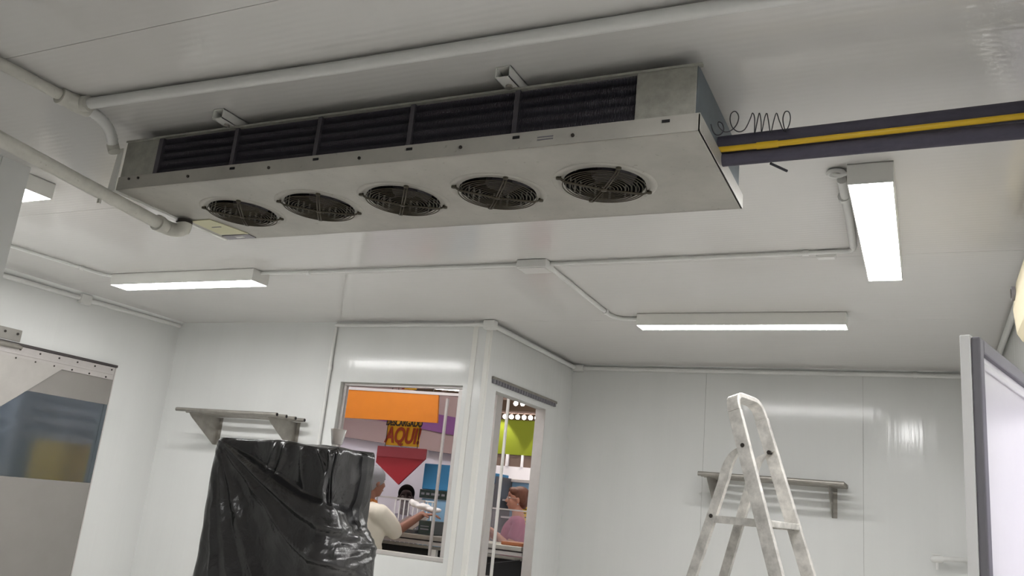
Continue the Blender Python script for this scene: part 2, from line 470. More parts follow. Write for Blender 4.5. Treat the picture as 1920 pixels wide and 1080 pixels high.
# slots and screws on the rim
for x in (-2.19, -1.82, -1.45, -1.075, -.62): MB().box(x-.011, x+.011, EY0-.0045, EY0-.0015, EZR-.019, EZR-.011).build('slot', M['black'], ev)
for x in (-2.40, -2.02, -1.64, -1.262, -.893): MB().tube([(x, EY0-.006, EZR-.028), (x, EY0-.001, EZR-.028)], .0055, 8).build('screw', M['rivet'], ev)
for x in (-2.71, -2.66): MB().tube([(x, EY0-.006, EZR-.012), (x, EY0-.001, EZR-.012)], .005, 8).build('screw', M['rivet'], ev)
for dz in (0, .008): MB().box(-1.005, -.955, EY0-.0035, EY0-.0018, EZR-.032+dz, EZR-.029+dz).build('printed_mark', M['seal'], ev)
# fan grilles (parts of the evaporator), blades behind
gm = MB()
for k in range(11): gm.torus((0, 0, -.012-.006*(1-k/10)), .022+.0112*k, .00165, 48, 8)
ring_mesh = gm.mesh('grille_rings', M['grill'], smooth=True)
am = MB()
for a in (math.radians(35), math.radians(126)):
    for s in (-1, 1):
        d = Vector((math.cos(a), math.sin(a), 0))*s; n = Vector((-d.y, d.x, 0))
        for q in (-.0045, .0045):
            am.tube([n*q+Vector((0, 0, -.021)), d*.128+n*q+Vector((0, 0, -.015)), d*.150+n*q+Vector((0, 0, -.004)), d*.158+n*q*.3+Vector((0, 0, -.002))], .0024, 6)
        am.tube([d*.150+Vector((0,0,-.009)), d*.150+Vector((0,0,.0))], .009, 8)
am.lathe([(0, -.025), (.010, -.024), (.011, -.018), (0, -.016)], n=12)
arm_mesh = am.mesh('grille_arms', M['grill'], smooth=True)
bl = MB()
for k in range(5):
    a = 2*math.pi*k/5
    pts = []
    for r, w, tz in ((.035, .30, .012), (.08, .36, .016), (.122, .40, .018)):
        pts.append((r*math.cos(a-w), r*math.sin(a-w), tz)); pts.append((r*math.cos(a+w), r*math.sin(a+w), -tz))
    bl.add([(p[0], p[1], p[2]+.05) for p in pts], [(0, 1, 3, 2), (2, 3, 5, 4)])
bl.lathe([(0, .02), (.042, .022), (.045, .03), (.045, .10), (0, .10)], n=18)
blade_mesh = bl.mesh('fan_blades', M['blade'])
sm = MB(); sm.lathe([(FR, .0), (FR, .085), (0, .086)], n=32); shroud_mesh = sm.mesh('fan_shroud', M['black'])
rm = MB(); rm.lathe([(.168, -.0005), (.163, -.003), (.150, -.003), (.146, -.0005)], n=40); emb = rm.mesh('pressed_ring', M['pan'], smooth=True)
for i, x in enumerate(fan_x):
    g = inst(arm_mesh, 'fan_grille', ev, (x, fan_y, EZ0)); r = bpy.data.objects.new('wire_rings', ring_mesh); COL.objects.link(r); r.parent = g
    inst(blade_mesh, 'fan_rotor', ev, (x, fan_y, EZ0), .5*i); inst(shroud_mesh, 'fan_shroud', ev, (x, fan_y, EZ0)); inst(emb, 'pressed_ring', ev, (x, fan_y, EZ0))
# label plate on the underside
lb = MB(); lb.prism([(-2.742, 2.425, EZ0-.004), (-2.632, 2.425, EZ0-.004), (-2.592, 2.612, EZ0-.004), (-2.742, 2.600, EZ0-.004)], (0, 0, .003))
lbo = lb.build('label_plate', mat('label_paper', '#d2cfae', .6), ev)
MB().box(-2.70, -2.65, 2.505, 2.511, EZ0-.0052, EZ0-.004).build('printed_line', M['seal'], lbo)
MB().box(-2.752, -2.60, 2.618, 2.668, EZ0-.004, EZ0-.001).build('rating_plate', mat('rating_plate', '#8e8b90', .4, .3), ev)
MB().box(-2.69, -2.645, 2.632, 2.65, EZ0-.0052, EZ0-.004).build('sticker', M['enamel'], ev)
# brackets that hold it to the ceiling
for bx in (-1.108, -2.238):
    b = MB(); y0, y1 = 2.005, 2.20
    zt, zl, w2 = CZ-.001, EZT+.002, .024
    b.box(bx-w2, bx+w2, y0, y1, zt-.003, zt); b.box(bx-w2, bx+w2, y0, y1, zl, zl+.003)
    b.box(bx+w2-.003, bx+w2, y0, y1, zl, zt); b.box(bx-w2, bx-w2+.003, y0, y1, zl, zt)
    bo = b.build('hanger_bracket', M['enamel'], ev)
    MB().tube([(bx, y0+.05, zl-.012), (bx, y0+.05, zt-.005)], .006, 8).build('bolt', M['steeld'], bo, True)
    MB().tube([(bx, y0+.05, zl-.009), (bx, y0+.05, zl-.001)], .011, 6).build('nut', M['steeld'], bo)

# ------------------------------------------------------------------ refrigerant lines, cable, curly wire, drain
il = MB(); il.tube([(EX1-.012, 2.362, EYE+1.112), (-.2, 2.362, EYE+1.119), (XR+.02, 2.362, EYE+1.135)], .0285, 16)
tag(il.build('insulated_pipe', M['insul'], smooth=True), 'upper black foam-insulated pipe leaving the right end of the evaporator', 'pipe', 'refrigerant pipes')
il = MB(); il.tube([(EX1-.012, 2.355, EYE+1.062), (-.2, 2.352, EYE+1.065), (XR+.02, 2.350, EYE+1.072)], [.020, .021, .022], 16)
tag(il.build('insulated_pipe', M['insul'], smooth=True), 'lower, thinner black foam-insulated pipe under the yellow cable', 'pipe', 'refrigerant pipes')
cb = MB(); cb.tube([(EX1-.01, 2.325, EYE+1.083), (-.4, 2.323, EYE+1.083), (-.1, 2.321, EYE+1.089), (.2, 2.320, EYE+1.096), (XR+.02, 2.319, EYE+1.101)], .0085, 10)
yc = tag(cb.build('yellow_cable', M['yellow'], smooth=True), 'yellow cable strapped along the black insulated pipes', 'cable')
MB().tube([(-.42, 2.323, EYE+1.083), (-.36, 2.323, EYE+1.084)], .0105, 10).build('tape', M['yellow'], yc, True)
MB().tube([(-.385, 2.355, EYE+1.0385), (-.345, 2.40, EYE+1.030)], .004, 8).build('tie_end', M['wire'], yc)
def P(px, py, y):          # photograph pixel -> point on the vertical plane y = const
    d = rt2*((px-960)/FPX)-up2*((py-540)/FPX)+fw; return Vector((0, 0, EYE))+d*(y/d.y)
wp = [(1333,233),(1337,246),(1343,253),(1351,252),(1357,243),(1354,232),(1347,229),(1348,238),(1358,247),(1370,245),(1381,234),(1385,219),(1379,209),(1371,213),(1369,226),(1374,240),(1385,247),(1397,242),(1407,222),(1411,212),(1415,222),(1415,250),(1421,222),(1424,212),(1427,228),(1428,248),(1434,220),(1438,213),(1441,228),(1445,249),(1451,226),(1456,212),(1461,226),(1470,246),(1478,238),(1482,222),(1479,210),(1472,210),(1468,222),(1470,238),(1475,250)]
pts = []
for i in range(len(wp)-1):                                   # Catmull-Rom through the loops
    p = [wp[max(0, min(len(wp)-1, i+k))] for k in (-1, 0, 1, 2)]
    for q in range(4):
        u = q/4
        xy = [.5*((2*p[1][c])+(-p[0][c]+p[2][c])*u+(2*p[0][c]-5*p[1][c]+4*p[2][c]-p[3][c])*u*u+(-p[0][c]+3*p[1][c]-3*p[2][c]+p[3][c])*u**3) for c in (0, 1)]
        k = i+u
        pts.append(P(xy[0], xy[1], 2.150+.16*min(1., max(0., (k-6)/6))+.004*math.sin(k*1.05)))
wm = MB(); wm.tube(pts, .0016, 6)
tag(wm.build('curly_wire', M['wire'], smooth=True), 'thin black wire curling loosely above the insulated pipes', 'wire')

dp = thing('drain_pipe', 'thick white drain pipe ending in an elbow at the evaporator corner', 'pipe', (-2.7, 1.0, EYE+1.0))
a = Vector((-2.700, 1.567, EYE+1.000)); b = Vector((-2.806, 2.365, EYE+.981)); d = (b-a).normalized()
MB().tube([a-d*1.5, a, b], .0255, 18).build('pipe_run', M['pvcold'], dp, True)
e2 = Vector((-2.746, 2.400, EYE+1.013))
el = MB(); el.tube([b-d*.045]+bez(b, Vector((-2.790, 2.405, EYE+.972)), Vector((-2.748, 2.405, EYE+.985)), 5)+[Vector((-2.746, 2.405, EYE+.998)), e2], .030, 16); el.build('elbow', M['pvcold'], dp, True)
MB().tube([b-d*.055, b-d*.03], .034, 16).build('collar', M['pvcold'], dp, True)
MB().tube([e2+Vector((0,0,-.006)), e2+Vector((0,0,.006))], .033, 14).build('outlet_nut', M['rivet'], dp, True)
for f in (.55,): 
    c = a+(b-a)*f; MB().obox(c+Vector((.0,0,-.03)), (1,0,0), (0,1,0), (0,0,1), .006, .004, .012).build('clip', M['pvcold'], dp)

# ------------------------------------------------------------------ fluorescent fixtures
def fixture(lx, ly, cx, cy, label, lamp=None):
    z0 = CZ-.078
    t = thing('ceiling_light', label, 'light', (cx, cy, z0), 'fluorescent ceiling fixtures')
    h = MB(); x0, x1, y0, y1 = cx-lx/2, cx+lx/2, cy-ly/2, cy+ly/2; w = .004
    h.box(x0, x1, y0, y0+w, z0, CZ-.002); h.box(x0, x1, y1-w, y1, z0, CZ-.002)
    h.box(x0, x0+w, y0+w, y1-w, z0, CZ-.002); h.box(x1-w, x1, y0+w, y1-w, z0, CZ-.002)
    h.box(x0, x1, y0, y1, CZ-.004, CZ-.001)
    h.build('housing', M['enamel'], t)
    d = MB(); q = .005
    d.box(x0+q, x1-q, y0+q, y1-q, z0+.001, z0+.010); d.build('diffuser', M['lamp'], t)
    return t
fixture(1.25, .145, -4.315, 3.885, 'lit fluorescent fixture on the ceiling above the left shelf')
fixture(.148, 1.215, -.148, 3.545, 'glaring fluorescent fixture pointing towards the back wall beside the insulated pipes')
fixture(1.24, .135, -1.005, 5.105, 'lit fluorescent fixture on the ceiling above the ladder')
fixture(1.25, .145, -4.305, 2.362, 'lit fluorescent fixture half hidden by the wall edge at the far left')

fixture(.148, 1.215, -.148, .98, 'fluorescent fixture on the ceiling above the viewer, in line with the glaring one')

# ------------------------------------------------------------------ conduits
def conduit(label, path, r, clips=(), name='conduit', mt='pvc'):
    path = [Vector(p) for p in path]; c = thing(name, label, 'conduit', path[0], 'white cable conduits')
    m = MB(); m.tube(path, r, 10); m.build('tube', M[mt], c, True)
    for q in clips:
        q = Vector(q); i = min(range(len(path)-1), key=lambda k: ((path[k]+path[k+1])/2-q).length)
        d = (path[i+1]-path[i]).normalized()
        MB().tube([q-d*.014, q+d*.014], r*1.35, 10).build('clip', M['pvc'], c, True)
    return c
def jbox(label, c, hx, hy, hz, screws=()):
    b = thing('junction_box', label, 'box', c, 'white junction boxes')
    m = MB(); m.box(c[0]-hx, c[0]+hx, c[1]-hy, c[1]+hy, c[2]-hz, c[2]+hz); m.build('body', M['pvc'], b, bevel=.004)
    m = MB(); m.box(c[0]-hx*.9, c[0]+hx*.9, c[1]-hy*.9, c[1]+hy*.9, c[2]-hz-.004, c[2]-hz); m.build('lid', M['pvc'], b, bevel=.002)
    return b
zc = CZ-.013
conduit('thick white conduit crossing the ceiling in front of the evaporator', [(-2.665, 1.81, CZ-.024), (-1.6, 1.84, CZ-.024), (-.3, 1.853, CZ-.024), (XR, 1.858, CZ-.024)], .0205, mt='pvc')
conduit('white conduit running back along the ceiling from the grimy junction fitting', [(-2.705, -1.5, CZ-.024), (-2.71, .6, CZ-.024), (-2.712, 1.726, CZ-.024)], .0205, mt='pvcold')
jt = thing('conduit_fitting', 'grimy white junction fitting where three conduits meet at the ceiling', 'fitting', (-2.70, 1.78, CZ-.03))
fm = MB(); fm.tube([(-2.712, 1.742, CZ-.026), (-2.705, 1.78, CZ-.028), (-2.70, 1.84, CZ-.028)], [.027, .033, .030], 14)
fm.build('body', M['pvcold'], jt, True)
MB().tube([(-2.715, 1.800, CZ-.026), (-2.655, 1.806, CZ-.026)], .029, 14).build('socket', M['pvcold'], jt, True)
MB().tube([(-2.712, 1.728, CZ-.026), (-2.712, 1.75, CZ-.026)], .031, 14).build('collar', M['pvcold'], jt, True)
fx = thing('flexible_conduit', 'ribbed flexible conduit dropping from the fitting to the left end of the evaporator', 'conduit', (-2.7, 1.85, CZ-.04))
fpath = bez((-2.70, 1.83, CZ-.03), (-2.685, 1.93, CZ-.035), (-2.79, 2.03, CZ-.07), 26)
fmesh = MB(); fmesh.tube(fpath, [.0185+.0025*(i % 2) for i in range(27)], 12); fmesh.build('hose', M['pvc'], fx, True)
MB().tube([fpath[-1], (-2.778, 2.036, CZ-.100)], .023, 12).build('gland', M['pvcold'], fx, True)
conduit('thin conduit joining the left ceiling light to the junction box', [(-3.69, 3.885, zc), (-3.3, 3.90, zc), (-1.92, 3.905, zc)], .0105, [(-3.336, 3.899, zc)])
conduit('thin conduit from the junction box towards the glaring right light', [(-1.745, 3.91, zc), (-.5, 3.888, zc), (-.31, 3.884, zc)]+bez((-.31, 3.884, zc), (-.262, 3.884, zc), (-.262, 3.83, zc), 5)[1:], .0105, [(-.471, 3.888, zc)])
conduit('conduit slanting from the junction box to the light above the ladder', [(-1.775, 3.95, zc), (-1.79, 4.5, zc), (-1.80, 4.98, zc)]+bez((-1.80, 4.98, zc), (-1.80, 5.13, zc), (-1.70, 5.13, zc), 6)[1:]+[(-1.625, 5.13, zc)], .0135, [(-1.797, 4.93, zc)])
conduit('thin conduit on the ceiling running to the left end of the left light', [(-5.10, 2.6, zc), (-5.04, 3.2, zc), (-4.985, 3.78, zc), (-4.94, 3.83, zc)], .0105, [(-5.0, 3.62, zc)])
conduit('cable sleeve lying against the left side of the glaring right light', [(-.262, 3.80, zc-.004), (-.250, 3.4, zc-.006), (-.246, 3.02, zc-.01)], .0165, [(-.252, 3.2, zc-.008)])
jbox('white junction box on the ceiling between the two middle lights', (-1.833, 3.905, CZ-.024), .085, .055, .022)
jbox('small white cable box on the conduit left of the glaring light', (-.385, 3.915, CZ-.016), .042, .022, .014)
lp = MB(); lp.torus((0, 0, 0), .026, .006, 24, 6)
lo = thing('cable_loop', 'grey cable entry ring at the near end of the glaring light', 'cable', (-.262, 2.985, CZ-.008))
MB().torus((-.262, 2.985, CZ-.012), .026, .008, 24, 6).build('ring', M['pvc'], lo, True)
MB().lathe([(0, -.002), (.024, -.002), (.024, .004), (0, .004)], (-.262, 2.985, CZ-.008), 20).build('hole', M['sealdark'], lo)
MB().tube(bez((-.275, 2.975, CZ-.015), (-.25, 2.93, CZ-.05), (-.215, 2.95, CZ-.03), 8), .006, 8).build('cable', M['pvc'], lo, True)
# wall-top conduits
zt = EYE+1.232
conduit('white conduit on top of the left wall, nearer side of the tee', [(XL+.022, 2.2, zt-.02), (XL+.022, 4.212, zt-.010)], .018)
conduit('white conduit on top of the left wall, from the tee to the corner', [(XL+.022, 4.308, zt-.010), (XL+.022, 5.21, zt+.004)], .018)
jbox('small white conduit tee on top of the left wall', (XL+.026, 4.26, zt-.010), .024, .045, .035)
conduit('conduit along the ceiling edge above the shop window', [(-4.10, YA-.02, CZ-.03), (-2.80, YA-.02, CZ-.03)], .015)
conduit('thin conduit dropping down the wall left of the shop window', [(-4.10, YA-.018, CZ-.03), (-4.098, YA-.018, 1.9), (-4.095, YA-.018, .4)], .0135, [(-4.098, YA-.018, EYE+.90)])
jbox('conduit corner box at the top of the wall corner', (-2.745, YA-.002-.03, CZ-.035), .045, .028, .030)
conduit('conduit along the top of the short side wall', [(XB+.024, YA+.0, CZ-.034), (XB+.024, 6.82, CZ-.034)], .018)
conduit('conduit along the top of the back wall', [(XB+.108, YB-.024, CZ-.036), (-.8, YB-.024, CZ-.036), (XR-.05, YB-.024, CZ-.036)], .018, [(-.05, YB-.024, CZ-.036)])
jbox('conduit elbow box in the corner of the back wall', (XB+.055, YB-.03, CZ-.036), .05, .026, .025)
conduit('conduit along the top of the right wall', [(XR-.024, YB-.05, CZ-.036), (XR-.024, 4.1, CZ-.036)], .018)
for i, (a, b, c, d, e, f) in enumerate(((XL, XL+.03, 2.2, YA, CZ-.03, CZ), )):
    struct(MB().prism([(a, c, CZ-.045), (a, c, CZ), (a+.045, c, CZ)], (0, d-c, 0)).build('trim_5', M['wall']))
struct(MB().prism([(XB, YB, CZ-.03), (XB, YB, CZ), (XB, YB-.03, CZ)], (XR-XB, 0, 0)).build('trim_6', M['wall']))
struct(MB().prism([(XR, YB, CZ-.03), (XR, YB, CZ), (XR-.03, YB, CZ)], (0, -(YB-3.9), 0)).build('trim_7', M['wall']))

# ------------------------------------------------------------------ strip-curtain rail over the doorway
cr = thing('strip_curtain_rail', 'grey toothed strip-curtain rail screwed above the narrow doorway', 'rail', (XB, 5.92, EYE+.87))
MB().box(XB, XB+.016, 5.325, 6.52, EYE+.872, EYE+.892).build('bar', M['steeld'], cr)
k = 0
tm = MB(); tm.box(-.009, .009, -.016, .016, -.028, 0); tmm = tm.mesh('tooth', M['seal'])
y = 5.345
while y < 6.51: inst(tmm, 'tooth', cr, (XB+.011, y, EYE+.872)); y += .047

# ------------------------------------------------------------------ shelves
def shelf(x0, x1, yw, depth, z, r, bx, drop, label, group):
    s = thing('tube_shelf', label, 'shelf', ((x0+x1)/2, yw, z), group)
    for k in range(4):
        y = yw-.055-(depth-.055)*k/3
        MB().tube([(x0, y, z), (x1, y, z)], r, 12).build('tube', M['steeld'], s, True)
        for xx in (x1,):
            MB().tube([(xx, y, z), (xx+.002, y, z)], r*.75, 10).build('tube_end', M['black'], s)
    for x in bx:
        MB().prism([(x, yw-.001, z-r), (x, yw-depth+.03, z-r), (x, yw-depth+.06, z-r-.03), (x, yw-.035, z-drop), (x, yw-.001, z-drop)], (.005, 0, 0)).build('bracket', M['steeld'], s)
        MB().box(x, x+.035, yw-.004, yw, z-drop, z-r).build('bracket_flange', M['steeld'], s)
    return s
shelf(-5.232, -4.232, YA, .37, EYE+.491, .0145, (-5.13, -4.345), .23, 'stainless tube shelf on the wall above the black plastic cover', 'tube wall shelves')
shelf(-1.540, -.512, YB, .36, EYE+.392, .0165, (-1.482, -.622), .23, 'stainless tube shelf on the back wall behind the ladder', 'tube wall shelves')

# ------------------------------------------------------------------ white tap on the back wall
tp = thing('wall_tap', 'small white plastic tap standing out from the back wall near the open door', 'tap', (.1, YB, EYE-.05))
MB().tube([(.235, YB, EYE-.036), (.235, YB-.07, EYE-.036), (.22, YB-.085, EYE-.037), (.06, YB-.085, EYE-.049)], .017, 12).build('pipe', M['pvc'], tp, True)
MB().tube([(.02, YB-.085, EYE-.053), (.03, YB-.085, EYE-.052), (.075, YB-.085, EYE-.048), (.10, YB-.085, EYE-.047)], [.012, .021, .027, .024], 12).build('body', M['pvc'], tp, True)
MB().tube([(.062, YB-.085, EYE-.055), (.062, YB-.085, EYE-.12)], .009, 10).build('spout', M['pvc'], tp, True)
MB().box(.03, .085, YB-.092, YB-.078, EYE-.024, EYE-.016).build('handle', M['pvc'], tp, bevel=.002)

# ------------------------------------------------------------------ left swing door with hazy vinyl window
dl = bpy.data.objects.new('door_1', None); COL.objects.link(dl); struct(dl); dl.location = (XL, 4.1, 0)
X = XL-.012; y0, y1, zt = 3.56, 4.678, EYE+.775
MB().box(X, X+.010, y0, y1, 0.02, EYE-.128).build('lower_sheet', M['pvcgrey'], dl)
MB().box(X, X+.010, y0, y1, EYE+.475, zt-.10).build('upper_sheet', M['pvcgrey'], dl)
MB().box(X+.003, X+.007, y0, y1-.03, EYE-.128, EYE+.475).build('vinyl_window', M['vinyl'], dl)
MB().box(X, X+.010, y1-.03, y1, EYE-.128, EYE+.475).build('edge_strip', M['vinyl'], dl)
MB().box(X+.010, X+.020, y0, y1-.006, zt-.105, zt-.006).build('header_bar', M['alup'], dl, bevel=.002)
MB().box(X+.020, X+.026, y0, y1-.012, zt-.066, zt-.046).build('header_rib', M['alup'], dl, bevel=.002)
MB().box(X+.002, X+.030, y0, y1+.006, zt-.004, zt+.014).build('top_seal', M['sealdark'], dl)
tr = MB(); tr.prism([(X+.021, 3.56, zt-.085), (X+.021, 4.235, zt-.085), (X+.021, 3.56, EYE+.12)], (.003, 0, 0)); tr.build('corner_plate', M['plate'], dl)
for k in range(6):
    y = 3.86+.156*k; MB().tube([(X+.020, y, zt-.028), (X+.025, y, zt-.028)], .0065, 8).build('rivet', M['rivet'], dl)
    y = 3.84+.152*k; MB().tube([(X+.020, y, zt-.092), (X+.026, y, zt-.092)], .0065, 8).build('rivet', M['rivet'], dl)
MB().box(XL, XL+.006, 3.60, 3.845, zt+.022, zt+.105).build('hinge_plate', M['steel'], dl, bevel=.002)
for y in (3.72, 3.815): MB().tube([(XL+.005, y, zt+.075), (XL+.010, y, zt+.075)], .009, 8).build('hinge_bolt', M['rivet'], dl)
MB().tube([(XL+.022, 3.60, zt-.012), (XL+.022, 3.82, zt-.012), (XL+.022, 3.86, zt-.016)], [.018, .018, .010], 10).build('hinge_arm', M['steeld'], dl, True)
struct(MB().box(XL-.086, XL, D2[1]-.010, D2[1], 0, D2[3]).build('trim_8', M['alup']))

# space behind the swing door: corridor with racks
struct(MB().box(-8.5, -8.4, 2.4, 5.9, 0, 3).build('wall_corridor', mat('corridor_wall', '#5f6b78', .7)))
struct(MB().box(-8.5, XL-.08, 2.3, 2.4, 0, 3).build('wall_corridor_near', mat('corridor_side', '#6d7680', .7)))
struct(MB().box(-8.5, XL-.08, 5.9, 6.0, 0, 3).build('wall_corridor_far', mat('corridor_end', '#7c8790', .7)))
struct(MB().box(-8.5, XL-.08, 2.3, 6.0, 3.0, 3.1).build('ceiling_corridor', M['white']))
ck = thing('storage_rack', 'blurred pale rack seen through the hazy door window', 'rack', (-7.2, 5.3, 0))
for z in (.20, .33, .45, .56): MB().box(-7.5, -6.95, 4.75, 5.75, EYE+z, EYE+z+.035).build('shelf_board', M['white'], ck)
for yy in (4.75, 5.70):
    for xx in (-7.5, -7.0): MB().box(xx, xx+.05, yy, yy+.05, 0, 2.3).build('upright', M['white'], ck)
yb = thing('yellow_crate', 'blurred yellow crate behind the hazy door window', 'crate', (-6.7, 5.2, 0))
cbm = MB()
for q in ((-6.85, -6.45, 4.9, 4.93), (-6.85, -6.45, 5.40, 5.43), (-6.85, -6.82, 4.93, 5.40), (-6.48, -6.45, 4.93, 5.40)): cbm.box(q[0], q[1], q[2], q[3], 1.22, 1.70)
cbm.box(-6.85, -6.45, 4.9, 5.43, 1.20, 1.22); cbm.build('walls', M['yel'], yb)
MB().box(-6.85, -6.45, 4.88, 5.45, 0, 1.20).build('base_crate', M['greyside'], yb)
cl = thing('added_corridor_light', 'added light panel, out of view in the corridor behind the left swing door', 'light', (-7.2, 4.0, 2.95))  # unseen lamp added to brighten the view through the vinyl window
MB().box(-7.5, -6.9, 3.5, 4.5, 2.955, 2.995).build('housing', M['enamel'], cl)
MB().box(-7.48, -6.92, 3.52, 4.48, 2.94, 2.955).build('diffuser', mat('corridor_fill', (.9, .95, 1, 1), emit=9.0), cl)

# ------------------------------------------------------------------ insulated door on the right
A0 = Vector((.104, 2.888, 0)); dd = Vector((.2721, .9623, 0)); nn = Vector((.9623, -.2721, 0)); DH = EYE+.65; DW = 1.27
dr = bpy.data.objects.new('door_2', None); COL.objects.link(dr); struct(dr); dr.location = A0
def dbox(u0, u1, n0, n1, z0, z1): 
    m = MB(); c = A0+dd*(u0+u1)/2+nn*(n0+n1)/2+Vector((0, 0, (z0+z1)/2)); m.obox(c, dd, nn, (0,0,1), abs(u1-u0)/2, abs(n1-n0)/2, (z1-z0)/2); return m
dbox(0, DW, -.0, .030, .03, DH).build('leaf_skin', M['doorw'], dr, bevel=.003)
for (u0, u1, z0, z1) in ((.004, .05, .03, DH-.006), (DW-.05, DW-.004, .03, DH-.006), (.05, DW-.05, DH-.052, DH-.006), (.05, DW-.05, .03, .08)):
    dbox(u0, u1, .030, .056, z0, z1).build('gasket_frame', M['seal'], dr, bevel=.006)
dbox(.05, DW-.05, .030, .042, .08, DH-.052).build('inner_panel', M['doorw'], dr)
for (u0, u1, z0, z1) in ((.062, .082, .1, DH-.075), (.062, DW-.062, DH-.095, DH-.075)):
    dbox(u0, u1, .042, .050, z0, z1).build('panel_lip', M['doorw'], dr, bevel=.003)
for z in (.4, 1.75):
    dbox(DW-.10, DW+.03, .056, .07, z, z+.12).build('hinge', M['steel'], dr, bevel=.003)
# space behind the right doorway
struct(MB().box(2.6, 2.7, 1.6, 5.6, 0, 3.0).build('wall_lobby', M['white']))
struct(MB().box(XR+.08, 2.7, 1.5, 1.6, 0, 3.0).build('wall_lobby_near', M['white']))
struct(MB().box(XR+.08, 2.7, 5.6, 5.7, 0, 3.0).build('wall_lobby_far', M['white']))
struct(MB().box(XR+.08, 2.7, 1.5, 5.7, 3.0, 3.1).build('ceiling_lobby', M['white']))
ll = thing('lobby_light', 'ceiling light panel in the lobby behind the right doorway', 'light', (2.05, 3.2, 2.95))
MB().box(1.7, 2.4, 1.9, 4.6, 2.96, 2.998).build('housing', M['enamel'], ll)
MB().box(1.72, 2.38, 1.92, 4.58, 2.945, 2.96).build('diffuser', mat('lobby_diffuser', (.97, .96, 1, 1), emit=8.5), ll)
# air curtain
ac = thing('air_curtain', 'beige air curtain box on the right wall above the open door', 'air curtain', (.41, 3.4, EYE+.88))
MB().prism([(.355, 2.9, EYE+.90), (.345, 2.9, EYE+1.0), (.362, 2.9, EYE+1.125), (XR, 2.9, EYE+1.125), (XR, 2.9, EYE+.86), (.375, 2.9, EYE+.865)], (0, 1.08, 0)).build('case', M['beige'], ac, bevel=.004)
MB().tube([(.338, 3.93, EYE+1.06), (.352, 3.93, EYE+1.06)], .03, 18).build('knob', M['seal'], ac, True)
MB().tube([(.336, 3.93, EYE+1.06), (.338, 3.93, EYE+1.06)], .02, 16).build('knob_cap', M['rivet'], ac, True)

# ------------------------------------------------------------------ step ladder
vd = Vector((-.165, .986, 0)).normalized(); vr = Vector((vd.y, -vd.x, 0)); tt = math.radians(24)
LW = vd*math.cos(tt)+vr*math.sin(tt); LF = vr*math.cos(tt)-vd*math.sin(tt); UZ = Vector((0,0,1))
PZ = EYE+.055                        # platform height
LO = Vector((-.628, 3.849, 0))+LW*.165          # ground point below the middle of the platform's front edge
FT = .325                            # forward lean of the front rails
ld = thing('step_ladder', 'worn aluminium step ladder with hooped handrail standing before the back wall', 'ladder', (LO.x, LO.y, 0))
def L(w, f, z): return Vector((LO.x, LO.y, 0))+LW*w+LF*f+UZ*z
def fr(z): return (PZ-z)*FT
def hw(z): return .165+(PZ-z)*.045       # half width of the ladder at height z
Rd = (L(0, fr(0), 0)-L(0, fr(1), 1)).normalized(); NN = LW.cross(Rd).normalized()
top = PZ+.545; r = .075
path = [L(-hw(.02), fr(.02), .02), L(-hw(PZ), fr(PZ), PZ), L(-hw(top-r), fr(top-r), top-r)]
path += bez(path[-1], L(-hw(top), fr(top), top), L(-hw(top)+r, fr(top), top), 7)[1:]
path += [L(hw(top)-r, fr(top), top)]
path += bez(path[-1], L(hw(top), fr(top), top), L(hw(top-r), fr(top-r), top-r), 7)[1:]
path += [L(hw(PZ), fr(PZ), PZ), L(hw(.02), fr(.02), .02)]
i1 = 2+7; 
sweep(path[:3], NN, .062, .026).build('front_rail', M['alu'], ld, bevel=.003)
sweep(path[2:-2], NN, .058, .024).build('hoop', M['alu'], ld, bevel=.003)
sweep(path[-3:], NN, .062, .026).build('front_rail', M['alu'], ld, bevel=.003)
for s in (-1, 1):
    w = s*(hw(PZ)-.002); zj = PZ+.315
    def bk(z): return -.185-(PZ+.2-z)*.30
    lp_ = bez(L(s*hw(zj)-s*.02, fr(zj)+.0, zj), L(s*hw(zj)-s*.02, fr(zj)-.075, zj-.02), L(s*hw(PZ+.16)-s*.02, bk(PZ+.16), PZ+.16), 8)
    lp_ += [L(s*(hw(z)+.0)-s*.02, bk(z), z) for z in (PZ, .8, .02)]
    sweep(lp_, NN, .052, .024).build('rear_leg', M['alu'], ld, bevel=.003)
    MB().tube([L(s*hw(zj)+s*.014, fr(zj), zj), L(s*hw(zj)-s*.034, fr(zj), zj)], .010, 10).build('pivot', M['rivet'], ld, True)
    MB().tube([L(s*hw(PZ)+s*.0-s*.006, bk(PZ), PZ), L(s*hw(PZ)-s*.03, bk(PZ), PZ)], .009, 10).build('pivot', M['rivet'], ld, True)
    for g in (0, 1):
        q = L(s*hw(0), fr(0), 0) if g == 0 else L(s*hw(0)-s*.02, bk(0), 0)
        MB().obox(q+UZ*.02, LF, LW, UZ, .035, .018, .02).build('rubber_foot', M['black'], ld, bevel=.003)
    MB().obox(L(s*(hw(PZ)-.016), (bk(PZ)+.03)/2, PZ-.012), LF, LW, UZ, abs(bk(PZ)-.0)/2+.0, .006, .016).build('platform_side', M['alu'], ld)
MB().obox(L(0, -.105, PZ), LF, LW, UZ, .135, hw(PZ)-.016, .004).build('platform', M['alu'], ld, bevel=.002)
MB().obox(L(0, .028, PZ-.010), LF, LW, UZ, .008, hw(PZ)-.013, .014).build('platform_lip', M['alu'], ld, bevel=.004)
